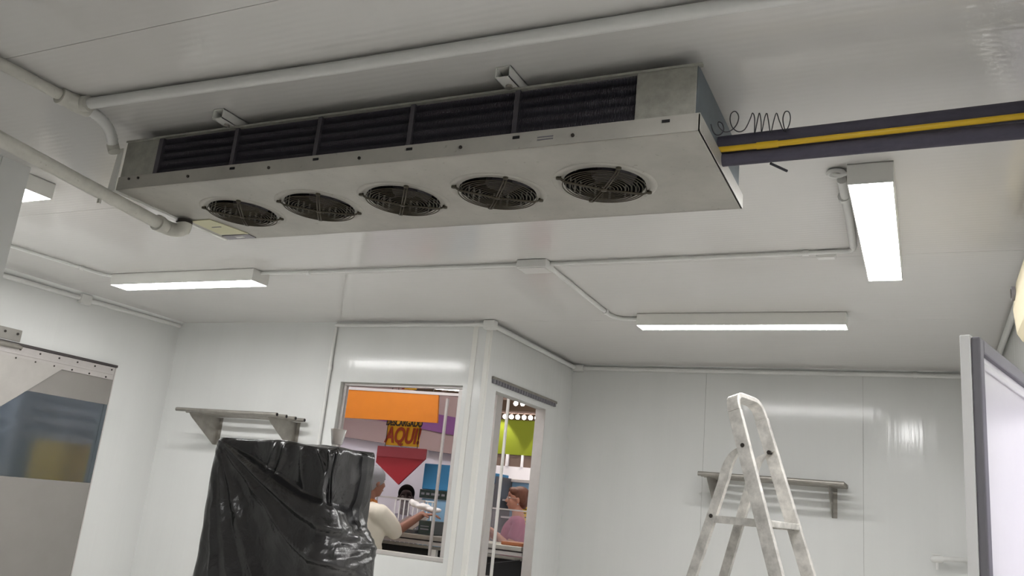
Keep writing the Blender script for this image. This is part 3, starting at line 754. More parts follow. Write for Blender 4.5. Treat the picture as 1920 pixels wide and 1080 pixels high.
for k in range(1, 7):
    z = PZ-.242*k
    if z < .1: break
    MB().obox(L(0, fr(z)-.01, z), LF, LW, UZ, .045, hw(z)-.012, .004).build('step', M['alu'], ld, bevel=.002)
    MB().obox(L(0, fr(z)+.033, z-.012), LF, LW, UZ, .004, hw(z)-.012, .014).build('step_lip', M['alu'], ld, bevel=.002)
    for s in (-1, 1):
        MB().obox(L(s*(hw(z)-.016), fr(z)+.02, z-.002), LF, LW, UZ, .02, .006, .012).build('step_bracket', M['blue'] if k == 1 else M['rivet'], ld)
for z in (.5, 1.1):
    MB().obox(L(0, bk(z), z), LF, LW, UZ, .012, hw(z)-.02, .012).build('rear_brace', M['alu'], ld)

# ------------------------------------------------------------------ machine under a black plastic sheet
BX0, BX1, BY0, BY1, BZ = -2.448, -1.868, 2.50, 2.79, EYE+.158
def smooth01(x): x = max(0., min(1., x)); return x*x*(3-2*x)
def ridge(d, w): return math.exp(-abs(d/w)**1.6)
SL = .557+.26                                     # length of sheet across the front and round the right side
PLEATS = [(-5, -.0), (23.4, -.006), (24.4, .004), (27.2, .020), (29.6, .033), (30.6, .024), (32.0, .010), (35.0, .018), (38.6, .036), (39.6, .014), (43, .005), (49, .003), (53.5, .010), (58.2, .028), (59.4, .010), (64, .005), (67.0, .016), (69.8, .030), (71.2, .010), (76, .006), (80.5, .016), (82, .006), (90, 0), (95, 0)]
def front_disp(sx, dz):
    """how far the sheet stands out at distance sx along the wrap and dz below the top"""
    r_ = math.hypot(sx, dz); th = math.degrees(math.atan2(dz, max(sx, 1e-4)))
    bend = 7.0*smooth01((r_-.40)/.45); early = 8*smooth01((.22-r_)/.22)
    tq = th+bend*max(0, min(1, (60-th)/30))-early*ridge(th-42, 9)+.9*math.sin(r_*11+th*.11)*smooth01((r_-.1)/.3)
    d = 0
    for (a0, d0), (a1, d1) in zip(PLEATS[:-1], PLEATS[1:]):
        if a0 <= tq < a1: u = (tq-a0)/(a1-a0); d = d0+(d1-d0)*u; break
    d *= min(1., r_/.30)*(1-.35*smooth01((r_-.6)/.8))
    th0 = 24.6-bend*max(0, min(1, (60-th)/30))
    if th < th0:                         # upper layer: set back, with hanging creases
        k = smooth01((th0-th)/2.5)
        d -= .030*k*smooth01(r_/.2)
        for cxx, amp, w, ln in ((.275, .012, .010, -.35), (.315, .015, .012, -.2), (.40, .008, .02, .1), (.475, .018, .010, .35), (.52, .022, .010, .12), (.565, .020, .016, .05), (.62, .006, .02, -.1), (.70, .006, .03, .2)):
            d += amp*k*ridge(sx-cxx-ln*dz+.008*math.sin(dz*32+cxx*30), w)*smooth01(dz/.03)
    d += .006*math.sin(sx*9+dz*6+1)*math.sin(dz*7-sx*3)
    d += .0035*math.sin(sx*41+dz*23)*math.sin(dz*33-sx*19)*smooth01(r_/.2)
    gx, gz = sx-.80, dz-.255             # gathered waist where the folds meet
    d -= .045*math.exp(-(gx*gx)/.02-(gz*gz)/.0035)
    d += .05*smooth01((dz-.27)/.12)*smooth01((sx-.45)/.3)
    for k in range(5):
        q = dz-.27-.028*k-.25*(.8-sx)*(.3+.1*k); d += .010*ridge(q, .008)*smooth01((sx-.5)/.2)
    return d
def bag():
    nV = 190; cr = .045; nrm = []; base = []; ss = []
    def add(x, y, nx, ny, sv): base.append((x, y)); nrm.append((nx, ny)); ss.append(sv)
    N1 = 150; L1 = BX1-BX0-2*cr
    for i in range(N1): add(BX0+cr+L1*i/(N1-1), BY0, 0, -1, cr+L1*i/(N1-1))
    for i in range(1, 14):
        a = math.pi/2*i/14; add(BX1-cr+cr*math.sin(a), BY0+cr-cr*math.cos(a), math.sin(a), -math.cos(a), cr+L1+cr*1.57*i/14)
    L2 = BY1-BY0-2*cr; s0 = cr+L1+cr*1.57
    for i in range(50): add(BX1, BY0+cr+L2*i/49, 1, 0, s0+L2*i/49)
    for i in range(1, 10):
        a = math.pi/2*i/10; add(BX1-cr+cr*math.cos(a), BY1-cr+cr*math.sin(a), math.cos(a), math.sin(a), s0+L2+.02)
    for i in range(40): add(BX1-cr-L1*i/39, BY1, 0, 1, -1)
    for i in range(1, 10):
        a = math.pi/2*i/10; add(BX0+cr-cr*math.sin(a), BY1-cr+cr*math.cos(a), -math.sin(a), math.cos(a), -1)
    for i in range(20): add(BX0, BY1-cr-L2*i/19, -1, 0, -1)
    for i in range(1, 14):
        a = math.pi/2*i/14; k2 = (1-.55*math.sin(2*a)); add(BX0+cr-cr*math.cos(a)-.010*math.sin(2*a), BY0+cr-cr*math.sin(a)-.010*math.sin(2*a), -math.cos(a), -math.sin(a), cr*i/14*.8)
    n = len(base); vs = []; fs = []
    for j in range(nV+1):
        dz = (BZ-.01)*(j/nV)**1.5
        rd = .012*math.exp(-dz/.007); grow = .05*smooth01((dz-.45)/.9)
        for i in range(n):
            x, y = base[i]; nx, ny = nrm[i]; sv = ss[i]
            d = front_disp(sv, dz) if sv >= 0 else .008*math.sin(x*30+y*25+dz*8)
            if 0 <= sv < cr: d *= .2+.8*sv/cr
            if sv > s0+L2-.04: d = d*.5+.0
            d += grow-rd
            zz = BZ-dz
            zz -= (.006*math.sin(sv*17)+.010*smooth01((sv-.2)/.5))*math.exp(-dz/.06)*(1 if sv >= 0 else .5)
            vs.append((x+nx*d, y+ny*d, zz))
    for j in range(nV):
        for i in range(n):
            a = j*n+i; b = j*n+(i+1) % n; fs.append((a, a+n, b+n, b))
    cx, cy = (BX0+BX1)/2, (BY0+BY1)/2; prev = list(range(n))
    for k in range(1, 11):
        f = 1-k/10; ring = []
        for i in range(n):
            p0 = vs[i]; x = cx+(p0[0]-cx)*f; y = cy+(p0[1]-cy)*f
            zz = BZ+.002+.004*math.sin(x*35+y*19)*math.sin(y*31); w_ = max(0, f*1.6-.6)
            vs.append((x, y, p0[2]*w_+zz*(1-w_))); ring.append(len(vs)-1)
        for i in range(n): fs.append((prev[i], prev[(i+1) % n], ring[(i+1) % n], ring[i]))
        prev = ring
    m = MB(); m.add(vs, fs); return m
bo = bag().build('plastic_covered_machine', M['plastic'], smooth=True)
bo.data.polygons.foreach_set('use_smooth', [True]*len(bo.data.polygons))
for at in [a for a in bo.data.attributes if a.name == 'sharp_edge']: bo.data.attributes.remove(at)
tag(bo, 'tall machine wrapped in a creased glossy black plastic sheet before the shop window', 'covered machine')

cu = thing('plastic_cup', 'clear plastic cup standing on top of the black plastic cover', 'cup', (-2.02, 2.68, BZ+.012))
MB().lathe([(0, .002), (.019, .002), (.029, .056), (.030, .056), (.0205, 0), (0, 0)], (-2.02, 2.68, BZ+.012), 24).build('wall', M['cup'], cu, True)
MB().torus((-2.02, 2.68, BZ+.068), .0295, .0016, 24, 6).build('rim', M['cup'], cu, True)

# ================================================================== the shop hall behind the openings
XW = XB-.085
HZ = 4.3
struct(MB().box(-11.2, -11.1, 5.4, 13.6, 0, HZ).build('wall_hall_left', M['fascia']))
struct(MB().box(-11.2, XL-.08, 6.0, 6.08, 0, HZ).build('wall_hall_near', M['white']))
struct(MB().box(XL-.08, XW, YA+.08, YA+.12, CZ+.1, HZ).build('wall_hall_over', M['white']))
struct(MB().box(XW, XW+.08, YB+.09, 13.6, 0, HZ).build('wall_hall_right', M['white']))
struct(MB().box(XW, XW+.08, YA+.1, YB+.09, CZ+.1, HZ).build('wall_hall_side', M['white']))
struct(MB().box(-11.2, XW+.08, 5.2, 13.6, HZ, HZ+.1).build('ceiling_hall', M['browndark']))
wb = struct(MB().box(-11.2, XW, 12.0, 12.1, 0, EYE+.62).build('wall_hall_back', M['white']))
struct(MB().box(-11.2, XW, 12.0, 12.1, EYE+.80, EYE+1.33).build('wall_hall_upper', M['green']))
struct(MB().box(-11.2, XW, 11.98, 12.1, EYE+1.33, HZ).build('wall_hall_bulkhead', M['browndark']))
st = struct(MB().box(-11.2, XW, 12.02, 12.1, EYE+.62, EYE+.80).build('trim_9', M['brown']))
x = -7.9; k = 0
while x < -4.4:
    MB().box(x, x+(.035 if k % 2 else .05), 11.99, 12.02, EYE+.62, EYE+.80).build('slat', M['white'] if k % 3 != 1 else M['cream'], st); x += (.20, .32, .26)[k % 3]; k += 1
# unseen light panels added to brighten the signs and the hall
for i, (x, y, lab) in enumerate(((-6.5, 6.36, 'long added hall light, out of view over the left end of the counter'), (-4.3, 5.60, 'long added hall light, out of view over the right end of the counter'), (-6.6, 8.75, 'added hall light, out of view in front of the lime wall, left'), (-4.2, 8.75, 'added hall light, out of view in front of the lime wall, right'))):
    lz = 3.40 if i < 2 else HZ
    t_ = thing('added_hall_light', lab, 'light', (x, y, lz-.08), 'added hall lights')
    MB().box(x-.8, x+.8, y-.16, y+.16, lz-.06, lz-.002).build('housing', M['enamel'], t_)
    MB().box(x-.78, x+.78, y-.14, y+.14, lz-.075, lz-.06).build('diffuser', M['hallfill'] if i < 2 else M['farfill'], t_)
    if i < 2:
        for xx in (x-.6, x+.6): MB().tube([(xx, y, lz-.004), (xx, y, HZ)], .008, 8).build('stem', M['enamel'], t_)
# bulb strings in front of the lime wall
def bulbs(x0, n, dx, y, z, lab):
    rail = thing('lamp_rail', 'dark rail carrying the '+lab+' before the lime wall', 'rail', (x0, y, z+.05), 'lamp rails')
    MB().box(x0-.3, x0+dx*(n-1)+.3, y-.02, y+.02, z+.05, z+.075).build('bar', M['brown'], rail)
    for xx in (x0-.2, x0+dx*(n-1)+.2): MB().tube([(xx, y, z+.07), (xx, y, HZ)], .006, 6).build('hanger', M['brown'], rail)
    for i in range(n):
        b_ = thing('bulb', ('leftmost', 'second', 'third', 'fourth', 'fifth', 'sixth', 'seventh')[i]+' glowing bulb from the left in the '+lab, 'bulb', (x0+dx*i, y, z), lab)
        MB().ball((x0+dx*i, y, z+.0), .030, 12, 8).build('glass_globe', M['bulb'], b_, True)
        MB().tube([(x0+dx*i, y, z+.025), (x0+dx*i, y, z+.055)], .014, 8).build('socket', M['brown'], b_)
bulbs(-5.168, 7, .0957, 10.5, EYE+1.205, 'lower bulb row')
bulbs(-5.12, 3, .105, 10.7, EYE+1.415, 'upper bulb row')
for x, wh in ((-5.95, 'middle'), (-5.10, 'right-hand'), (-6.9, 'left-hand')):
    t_ = thing('wall_spotlight', wh+' hall spotlight washing the lime wall', 'spotlight', (x, 11.72, EYE+1.62), 'hall spotlights')
    MB().tube([(x, 11.72, EYE+1.62), (x, 11.72, EYE+1.74)], .045, 12).build('can', M['brown'], t_, True)
    MB().tube([(x, 11.72, EYE+1.74), (x, 11.72, HZ)], .008, 8).build('stem', M['brown'], t_)
    sp = bpy.data.lights.new('spot_beam', 'SPOT'); sp.energy = 45; sp.spot_size = math.radians(62); sp.spot_blend = .25; sp.shadow_soft_size = .03; sp.color = (1, .95, .8)
    so = bpy.data.objects.new('spot_beam', sp); COL.objects.link(so); so.parent = t_; so.location = (0, 0, -.01); so.rotation_euler = (math.radians(12), 0, 0)

# signs and boards
def board(name, label, cat, poly, y, th, mt, group=None):
    m = MB(); m.prism([(p[0], y, EYE+p[1]) for p in poly], (0, th, 0)); o = m.build(name, M[mt]); return tag(o, label, cat, group)
def hangers(o, xs, y, z):
    for x in xs: MB().tube([(x, y, EYE+z), (x, y, HZ)], .003, 6).build('hanging_wire', M['wire'], o)
o = board('orange_banner', 'plain orange banner hanging inside the shop window', 'banner', [(-5.15, .673), (-3.915, .671), (-3.935, .923), (-5.15, .943)], 6.60, .02, 'orange'); hangers(o, (-5.0, -4.0), 6.61, .92)
MB().prism([(-5.15, 6.595, EYE+.943), (-3.45, 6.595, EYE+.912), (-3.45, 6.595, EYE+.935), (-5.15, 6.595, EYE+.971)], (0, .03, 0)).build('top_rail', M['alup'], o)
s = thing('price_sign', 'yellow paper sign lettered AQUI! under the orange banner', 'sign', (-4.49, 6.95, EYE+.47))
MB().prism([(-4.662, 6.95, EYE+.471), (-4.292, 6.95, EYE+.471), (-4.300, 6.95, EYE+.86), (-4.685, 6.95, EYE+.86)], (0, .006, 0)).build('paper', M['yel'], s)
for xx in (-4.6, -4.38): MB().tube([(xx, 6.953, EYE+.855), (xx, 6.953, HZ)], .003, 6).build('hanging_wire', M['wire'], s)
def text(body, x, y, z, size, mt, parent, shear=.12, sx=1., off=.004, tilt=0.):
    cu = bpy.data.curves.new('lettering', 'FONT'); cu.body = body; cu.size = size; cu.shear = shear; cu.offset = off; cu.extrude = .002
    cu.align_x = 'CENTER'
    tmp = bpy.data.objects.new('tmp', cu); COL.objects.link(tmp)
    dg = bpy.context.evaluated_depsgraph_get(); me = bpy.data.meshes.new_from_object(tmp.evaluated_get(dg))
    bpy.data.objects.remove(tmp, do_unlink=True)
    me.materials.clear(); me.materials.append(M[mt]); me.name = 'lettering'
    o = bpy.data.objects.new('lettering', me); COL.objects.link(o); o.parent = parent
    o.location = Vector((x, y, z))-wloc(parent); o.rotation_euler = (math.pi/2, tilt, 0); o.scale = (sx, 1, 1)
    return o
text('AQUI!', -4.482, 6.946, EYE+.500, .205, 'redink', s, .16, .70, .006)
text('DESCARGADO', -4.482, 6.946, EYE+.660, .085, 'ink', s, .05, .72, .003)
o = board('red_arrow', 'red arrow-shaped board pointing down below the yellow AQUI! sign', 'sign', [(-4.735, .455), (-4.735, .30), (-4.452, .112), (-4.195, .365), (-4.195, .455)], 6.93, .02, 'red'); hangers(o, (-4.66, -4.3), 6.94, .45)
MB().prism([(-4.735, 6.926, EYE+.36), (-4.195, 6.926, EYE+.36), (-4.195, 6.926, EYE+.456), (-4.735, 6.926, EYE+.456)], (0, .004, 0)).build('upper_band', M['redtop'], o)
o = board('fascia_panel', 'pinkish beige canopy fascia above the white shop wall', 'fascia', [(-7.4, .70), (-5.906, .595), (-4.12, .465), (-4.12, 1.06), (-4.9, 1.12), (-7.4, 1.6)], 7.9, .12, 'fascia')
MB().prism([(-5.60, 7.87, EYE+.819), (-5.0, 7.87, EYE+.745), (-4.378, 7.87, EYE+.672), (-4.12, 7.87, EYE+.65), (-4.12, 7.87, EYE+.84), (-4.402, 7.87, EYE+.862), (-5.6, 7.87, EYE+1.0)], (0, .03, 0)).build('purple_band', M['purple'], o)
struct(MB().box(-7.4, -4.23, 8.05, 8.13, 0, EYE+.75).build('wall_shop', M['white']))
struct(MB().prism([(-4.60, 7.95, 0), (-4.23, 7.95, 0), (-4.23, 7.95, EYE+.46), (-4.40, 7.95, EYE+.46)], (0, .08, 0)).build('wall_shop_panel', M['greyside']))  # slanted grey panel before the white shop wall
for i, xx in enumerate((-4.6, -3.95)):
    pass
t_ = thing('shop_tube_light', 'slim tube light at the top right of the shop window', 'light', (-4.95, 8.5, EYE+1.26))
MB().tube([(-5.30, 8.5, EYE+1.272), (-4.40, 8.5, EYE+1.235)], .013, 10).build('tube', M['bulb'], t_, True)
MB().box(-5.32, -4.38, 8.48, 8.52, EYE+1.285, EYE+1.31).build('batten', M['enamel'], t_)
for xx in (-5.2, -4.5): MB().tube([(xx, 8.5, EYE+1.30), (xx, 8.5, HZ)], .006, 6).build('hanger', M['enamel'], t_)
o = board('small_price_card', 'small yellow card with red edge above the orange banner', 'sign', [(-5.13, 1.14), (-4.95, 1.14), (-4.95, 1.26), (-5.13, 1.26)], 7.82, .01, 'yel'); hangers(o, (-5.1, -4.98), 7.825, 1.25)
MB().box(-5.13, -5.10, 7.814, 7.82, EYE+1.14, EYE+1.26).build('red_edge', M['red'], o)
MB().box(-5.08, -4.98, 7.814, 7.82, EYE+1.20, EYE+1.235).build('printed_bar', M['ink'], o)
cn = struct(MB().box(-7.4, -4.9, 6.6, 7.8, EYE+1.30, EYE+1.36).build('ceiling_canopy', M['white']))
for xx in (-6.2, -5.6, -5.2): MB().box(xx, xx+.012, 6.6, 7.8, EYE+1.295, EYE+1.30).build('joint_strip', M['seal'], cn)
for xx in (-7.0, -5.1): MB().tube([(xx, 7.2, EYE+1.36), (xx, 7.2, HZ)], .008, 6).build('hanger', M['steel'], cn)

# counter with glass guard
CT = EYE-.285
ct = thing('service_counter', 'long stainless service counter behind the shop window', 'counter', (-4.2, 6.6, 0))
MB().box(-5.3, -2.86, 6.33, 6.80, CT-.035, CT).build('worktop', M['steel'], ct, bevel=.004)
MB().box(-5.3, -2.86, 6.35, 6.79, CT-.075, CT-.045).build('apron_rail', M['alup'], ct, bevel=.003)
MB().box(-5.3, -2.86, 6.36, 6.38, CT-.105, CT-.08).build('apron_rail', M['steeld'], ct, bevel=.003)
MB().box(-5.3, -2.86, 6.40, 6.78, CT-.25, CT-.11).build('dark_recess', M['black'], ct)
MB().box(-5.3, -2.86, 6.37, 6.78, .12, CT-.25).build('body', M['alup'], ct)
MB().box(-5.3, -2.86, 6.45, 6.76, 0, .12).build('plinth', M['black'], ct)
for xx in (-3.70, -4.6): MB().box(xx, xx+.06, 6.36, 6.40, .12, CT-.105).build('post', M['enamel'], ct)
MB().tube([(-3.16, 6.345, CT-.16), (-2.87, 6.345, CT-.10)], .006, 6).build('stay_bar', M['black'], ct)
gp = thing('glass_guard', 'clear glass guard standing along the counter', 'glass guard', (-3.7, 6.8, CT))
MB().box(-4.55, -4.03, 6.745, 6.753, CT, EYE-.018).build('pane', M['haze'], gp); MB().box(-3.42, -2.87, 6.745, 6.753, CT, EYE-.018).build('pane', M['haze'], gp)
MB().box(-4.55, -4.03, 6.74, 6.758, EYE-.018, EYE-.004).build('top_edge', M['alup'], gp); MB().box(-3.42, -2.87, 6.74, 6.758, EYE-.018, EYE-.006).build('top_edge', M['alup'], gp)
for xx in (-4.55, -4.04, -3.42, -2.885): MB().box(xx, xx+.012, 6.742, 6.756, CT, EYE-.01).build('post', M['alup'], gp)
mu = thing('window_mullion', 'thin pale upright behind the right side of the shop window', 'upright', (-3.487, 6.0, 0)); MB().box(-3.496, -3.478, 5.99, 6.01, 0, EYE+.81).build('bar', M['alup'], mu); MB().box(-3.52, -3.454, 5.97, 6.03, 0, .012).build('foot', M['alup'], mu)
mu = thing('doorway_upright', 'thin pale upright seen through the narrow doorway', 'upright', (-3.03, 6.2, 0)); MB().box(-3.044, -3.026, 6.19, 6.21, 0, EYE+.92).build('bar', M['enamel'], mu); MB().box(-3.07, -3.0, 6.17, 6.23, 0, .012).build('foot', M['enamel'], mu)
tag(MB().box(-3.06, -2.87, 6.37, 6.60, CT+.001, CT+.028).build('cutting_board', M['board'], bevel=.004), 'brown cutting board lying on the counter behind the doorway', 'board')

# blue cabinet and scale
bc = thing('blue_cabinet', 'blue cabinet with a dark display band behind the counter', 'cabinet', (-4.15, 7.3, 0))
MB().box(-4.295, -4.0, 7.10, 7.50, EYE+.095, EYE+.335).build('upper_body', M['blue'], bc, bevel=.008)
MB().box(-4.30, -3.99, 7.08, 7.50, EYE+.015, EYE+.093).build('display_band', M['display'], bc, bevel=.004)
for k in range(5): MB().box(-4.28+.055*k, -4.245+.055*k, 7.078, 7.08, EYE+.045, EYE+.065).build('display_digit', M['seal'], bc)
MB().box(-4.28, -4.01, 7.10, 7.50, 0, EYE+.013).build('lower_body', M['bluelight'], bc, bevel=.006)
sc = thing('weighing_scale', 'weighing scale with steel tray and dark printer on the counter', 'scale', (-3.95, 6.55, CT))
MB().prism([(-4.13, 6.40, CT+.028), (-3.905, 6.40, CT+.028), (-3.885, 6.60, CT+.125), (-4.09, 6.60, CT+.125)], (0, 0, .012)).build('tray', M['steel'], sc, bevel=.003)
MB().box(-4.12, -3.90, 6.42, 6.64, CT, CT+.03).build('base', M['scalegrey'], sc, bevel=.004)
MB().box(-3.885, -3.755, 6.44, 6.66, CT, CT+.115).build('printer', M['display'], sc, bevel=.008)
MB().box(-3.86, -3.78, 6.436, 6.44, CT+.04, CT+.05).build('printer_slot', M['seal'], sc)
MB().box(-3.86, -3.78, 6.436, 6.44, CT+.065, CT+.072).build('printer_slot', M['seal'], sc)
rk = thing('wire_rack', 'low white wire rack behind the counter glass', 'rack', (-4.3, 7.05, CT-.02))
for k in range(9): MB().tube([(-4.50+.05*k, 7.0, 0), (-4.50+.05*k, 7.0, EYE-.015)], .006, 6).build('wire', M['enamel'], rk)
MB().tube([(-4.52, 7.0, EYE-.015), (-4.08, 7.0, EYE-.015)], .008, 6).build('top_wire', M['enamel'], rk)

# cold display case, dark upright, yellow sign
dc = thing('display_case', 'grey glass-fronted display case beyond the woman', 'display case', (-4.4, 9.7, 0))
MB().box(-4.72, -3.9, 9.55, 10.2, 0, EYE-.30).build('base', M['greyside'], dc, bevel=.01)
MB().box(-4.72, -3.9, 9.9, 10.2, EYE-.30, EYE+.32).build('back', M['bluelight'], dc)
MB().box(-4.74, -3.88, 9.86, 10.2, EYE+.32, EYE+.36).build('top', M['alup'], dc, bevel=.006)
for z in (-.12, .08): MB().box(-4.66, -3.92, 9.62, 9.9, EYE+z, EYE+z+.02).build('shelf_board', M['alup'], dc)
for k in range(10): MB().box(-4.50+.06*k, -4.47+.06*k, 9.7, 9.76, EYE+.02+.08, EYE+.21).build('package', M['greyside'], dc)
MB().box(-4.72, -4.68, 9.5, 9.9, 0, EYE+.36).build('side_post', M['scalegrey'], dc)
uf = thing('upright_freezer', 'white upright freezer with a blue header left of the display case', 'freezer', (-5.1, 9.6, 0))
MB().box(-5.45, -4.76, 9.30, 9.95, .05, EYE+.27).build('body', M['white'], uf, bevel=.01)
MB().box(-5.45, -4.76, 9.29, 9.95, EYE+.275, EYE+.40).build('header', M['blue'], uf, bevel=.008)
MB().box(-5.40, -4.80, 9.285, 9.30, .3, EYE+.20).build('door_panel', M['doorw'], uf, bevel=.004)
for z in (.16, .19, .22): MB().box(-5.40, -4.80, 9.28, 9.285, EYE+z, EYE+z+.012).build('grille_slat', M['scalegrey'], uf)
MB().box(-5.42, -4.79, 9.33, 9.92, 0, .05).build('plinth', M['black'], uf)
ys_ = thing('yellow_notice', 'bright yellow notice with black lettering behind the woman', 'sign', (-3.88, 8.6, EYE-.17))
MB().prism([(-3.930, 8.6, EYE+.075), (-3.828, 8.6, EYE+.075), (-3.822, 8.6, EYE-.17), (-3.915, 8.6, EYE-.17)], (0, .006, 0)).build('paper', mat('bright_yellow', '#f2c208', .6), ys_)
for k in range(5): MB().box(-3.915+.006*(k % 2), -3.845-.012*(k % 3), 8.596, 8.6, EYE+.045-.043*k, EYE+.055-.043*k).build('lettering', M['ink'], ys_)
MB().tube([(-3.875, 8.61, 0), (-3.875, 8.61, EYE+.05)], .008, 8).build('stand', M['scalegrey'], ys_)

# ------------------------------------------------------------------ people
def tcap(m, p0, r0, p1, r1, n=12):
    p0, p1 = Vector(p0), Vector(p1); m.ball(p0, r0, 12, 8); m.ball(p1, r1, 12, 8); m.tube([p0, p1], [r0, r1], n)
class Fig:
    """a body laid out in its own axes: f forward, l to its left, z up"""
    def __init__(s, org, face):
        s.o = Vector(org); s.f = Vector((math.cos(face), math.sin(face), 0)); s.l = Vector((-s.f.y, s.f.x, 0)); s.R = Matrix((s.f, s.l, Vector((0,0,1)))).transposed()
    def p(s, f, l, z): return s.o+s.f*f+s.l*l+Vector((0,0,z))
def remesh(m, name, mt, parent, vox=.008, smooth=6):
    o = m.build(name, mt, parent, True)
    r = o.modifiers.new('remesh', 'REMESH'); r.mode = 'VOXEL'; r.voxel_size = vox; r.use_smooth_shade = True
    if smooth:
        q = o.modifiers.new('smooth', 'SMOOTH'); q.factor = .5; q.iterations = smooth
    return o
def hand(m, F, wrist, dirv, palm_n, curl=.6, side=1):
    """palm and five bent fingers; dirv along the hand, palm_n out of the palm"""
    d = Vector(dirv).normalized(); nrm = (Vector(palm_n)-d*Vector(palm_n).dot(d)).normalized(); a = d.cross(nrm).normalized()*side
    w = Vector(wrist)
    for q in (-.024, -.008, .008, .024): tcap(m, w+a*q*.6+d*.01, .014, w+a*q+d*.085, .0115, 8)
    for i, (q, ln) in enumerate(((-.027, .062), (-.009, .075), (.009, .080), (.027, .070))):
        p0 = w+a*q+d*.088; ang = curl*.5
        for k, sgm in enumerate((.42, .33, .25)):
            dv = d*math.cos(ang)+nrm*math.sin(ang); p1 = p0+dv*ln*sgm; tcap(m, p0, .0095-.0008*k, p1, .0088-.0008*k, 8); p0 = p1; ang += curl*.6
    p0 = w+a*.026+d*.025; dv = (d*.6+a*.75+nrm*.25).normalized()
    for k, ln in enumerate((.04, .03)):
        p1 = p0+dv*ln; tcap(m, p0, .0115, p1, .0095, 8); p0 = p1; dv = (d*.85+a*.25+nrm*.35).normalized()
def head(m, F, c, s=1.):
    """c = (f, l, z) middle of the head"""
    f, l, z = c; P_ = lambda a, b, h: F.p(f+a*s, l+b*s, z+h*s)
    m.ball(P_(-.012, 0, .028), (.098*s, .077*s, .092*s), 20, 14, F.R)
    m.ball(P_(.022, 0, -.040), (.070*s, .058*s, .082*s), 18, 12, F.R)
    m.ball(P_(.052, 0, -.095), (.026*s, .028*s, .020*s), 12, 8, F.R)
    m.ball(P_(.060, 0, .045), (.030*s, .052*s, .034*s), 12, 8, F.R)
    tcap(m, P_(.086, 0, .018), .008*s, P_(.106, 0, -.026), .0125*s, 8)
    for q in (-1, 1):
        m.ball(P_(.098, q*.012, -.030), .009*s, 8, 6); m.ball(P_(.058, q*.038, -.030), (.026*s, .018*s, .026*s), 10, 7, F.R)
        m.ball(P_(-.008, q*.079, -.012), (.020*s, .009*s, .032*s), 10, 8, F.R)
    m.ball(P_(.084, 0, -.062), (.012*s, .024*s, .008*s), 10, 6, F.R)
def face_parts(par, F, c, lip, brow, s=1., eye='eye'):
    f, l, z = c; P_ = lambda a, b, h: F.p(f+a*s, l+b*s, z+h*s)
    for q in (-1, 1):
        e = MB(); e.ball(P_(.074, q*.031, .008), (.012*s, .014*s, .0095*s), 12, 8, F.R); eo = e.build('eye', M[eye], par, True)
        MB().ball(P_(.0835, q*.031, .008), (.0045*s, .0058*s, .0058*s), 10, 6, F.R).build('pupil', M['hairblack'], eo, True)
        MB().tube([P_(.081, q*.016, .026), P_(.083, q*.034, .031), P_(.070, q*.050, .024)], .0035*s, 6).build('eyebrow', brow, par, True)
    MB().tube([P_(.086, -.022, -.064), P_(.0945, 0, -.061), P_(.086, .022, -.064)], [.003*s, .0055*s, .003*s], 8).build('mouth', lip, par, True)
def stand_body(m, F, sh=1.40, hip=.90, w=.17):
    for q in (-1, 1):
        tcap(m, F.p(0, q*.09, hip), .085, F.p(.02, q*.10, .49), .058); tcap(m, F.p(.02, q*.10, .49), .056, F.p(-.02, q*.10, .09), .038)
        tcap(m, F.p(-.045, q*.10, .045), .038, F.p(.13, q*.115, .032), .030)
        tcap(m, F.p(0, 0, sh-.03), .075, F.p(0, q*w, sh-.02), .058)
    m.ball(F.p(0, 0, hip+.03), (.12, .165, .13), 18, 12, F.R); m.ball(F.p(0, 0, hip+.20), (.105, .145, .16), 18, 12, F.R)
    m.ball(F.p(0, 0, sh-.16), (.115, .165, .19), 18, 12, F.R)
    tcap(m, F.p(-.01, 0, sh), .058, F.p(.005, 0, sh+.12), .050)
def shift(c, sh): return c

# woman in the mauve shirt
F = Fig((-3.685, 7.98, 0), math.radians(212)); HC = (.02, 0, EYE+.094)
w_ = thing('person', 'woman with short brown hair, glasses and mauve shirt seen through the doorway', 'person', F.o)
b = MB(); sh = 1.415; stand_body(b, F, sh); head(b, F, HC); tcap(b, F.p(-.02, 0, sh), .07, F.p(0, 0, sh+.10), .056)
arms = []
for q in (-1, 1):
    S = F.p(0, q*.175, sh-.03); E = F.p(.07, q*.215, sh-.25); Wp = F.p(.245, q*.05, sh-.135+.025*q)
    tcap(b, S, .050, E, .040); tcap(b, E, .039, Wp, .026); arms.append((S, E, Wp))
    hand(b, F, Wp, (F.l*(-q)*.9+F.f*.35), -F.f, .5, q)
bd = remesh(b, 'body', M['skinl'], w_, .007, 5)
c = MB()
for q, (S, E, Wp) in zip((-1, 1), arms):
    tcap(c, S, .064, S.lerp(E, .55), .058); tcap(c, F.p(0, 0, sh-.03), .088, F.p(0, q*.165, sh-.015), .066)
c.ball(F.p(.01, 0, sh-.17), (.142, .185, .205), 18, 12, F.R); c.ball(F.p(.0, 0, 1.06), (.135, .178, .19), 18, 12, F.R); c.ball(F.p(0, 0, .93), (.142, .188, .13), 18, 12, F.R)
remesh(c, 'shirt', M['shirt'], w_, .01, 5)
c = MB()
for q in (-1, 1):
    tcap(c, F.p(0, q*.09, .90), .10, F.p(.02, q*.10, .49), .075); tcap(c, F.p(.02, q*.10, .49), .074, F.p(-.02, q*.10, .10), .062)
remesh(c, 'trousers', M['trouser'], w_, .012, 3)
hr = MB(); P_ = lambda a, q, h: F.p(HC[0]+a, HC[1]+q, HC[2]+h)
hr.ball(P_(-.034, 0, .040), (.104, .088, .092), 22, 14, F.R); hr.ball(P_(-.072, 0, -.012), (.054, .076, .078), 18, 12, F.R)
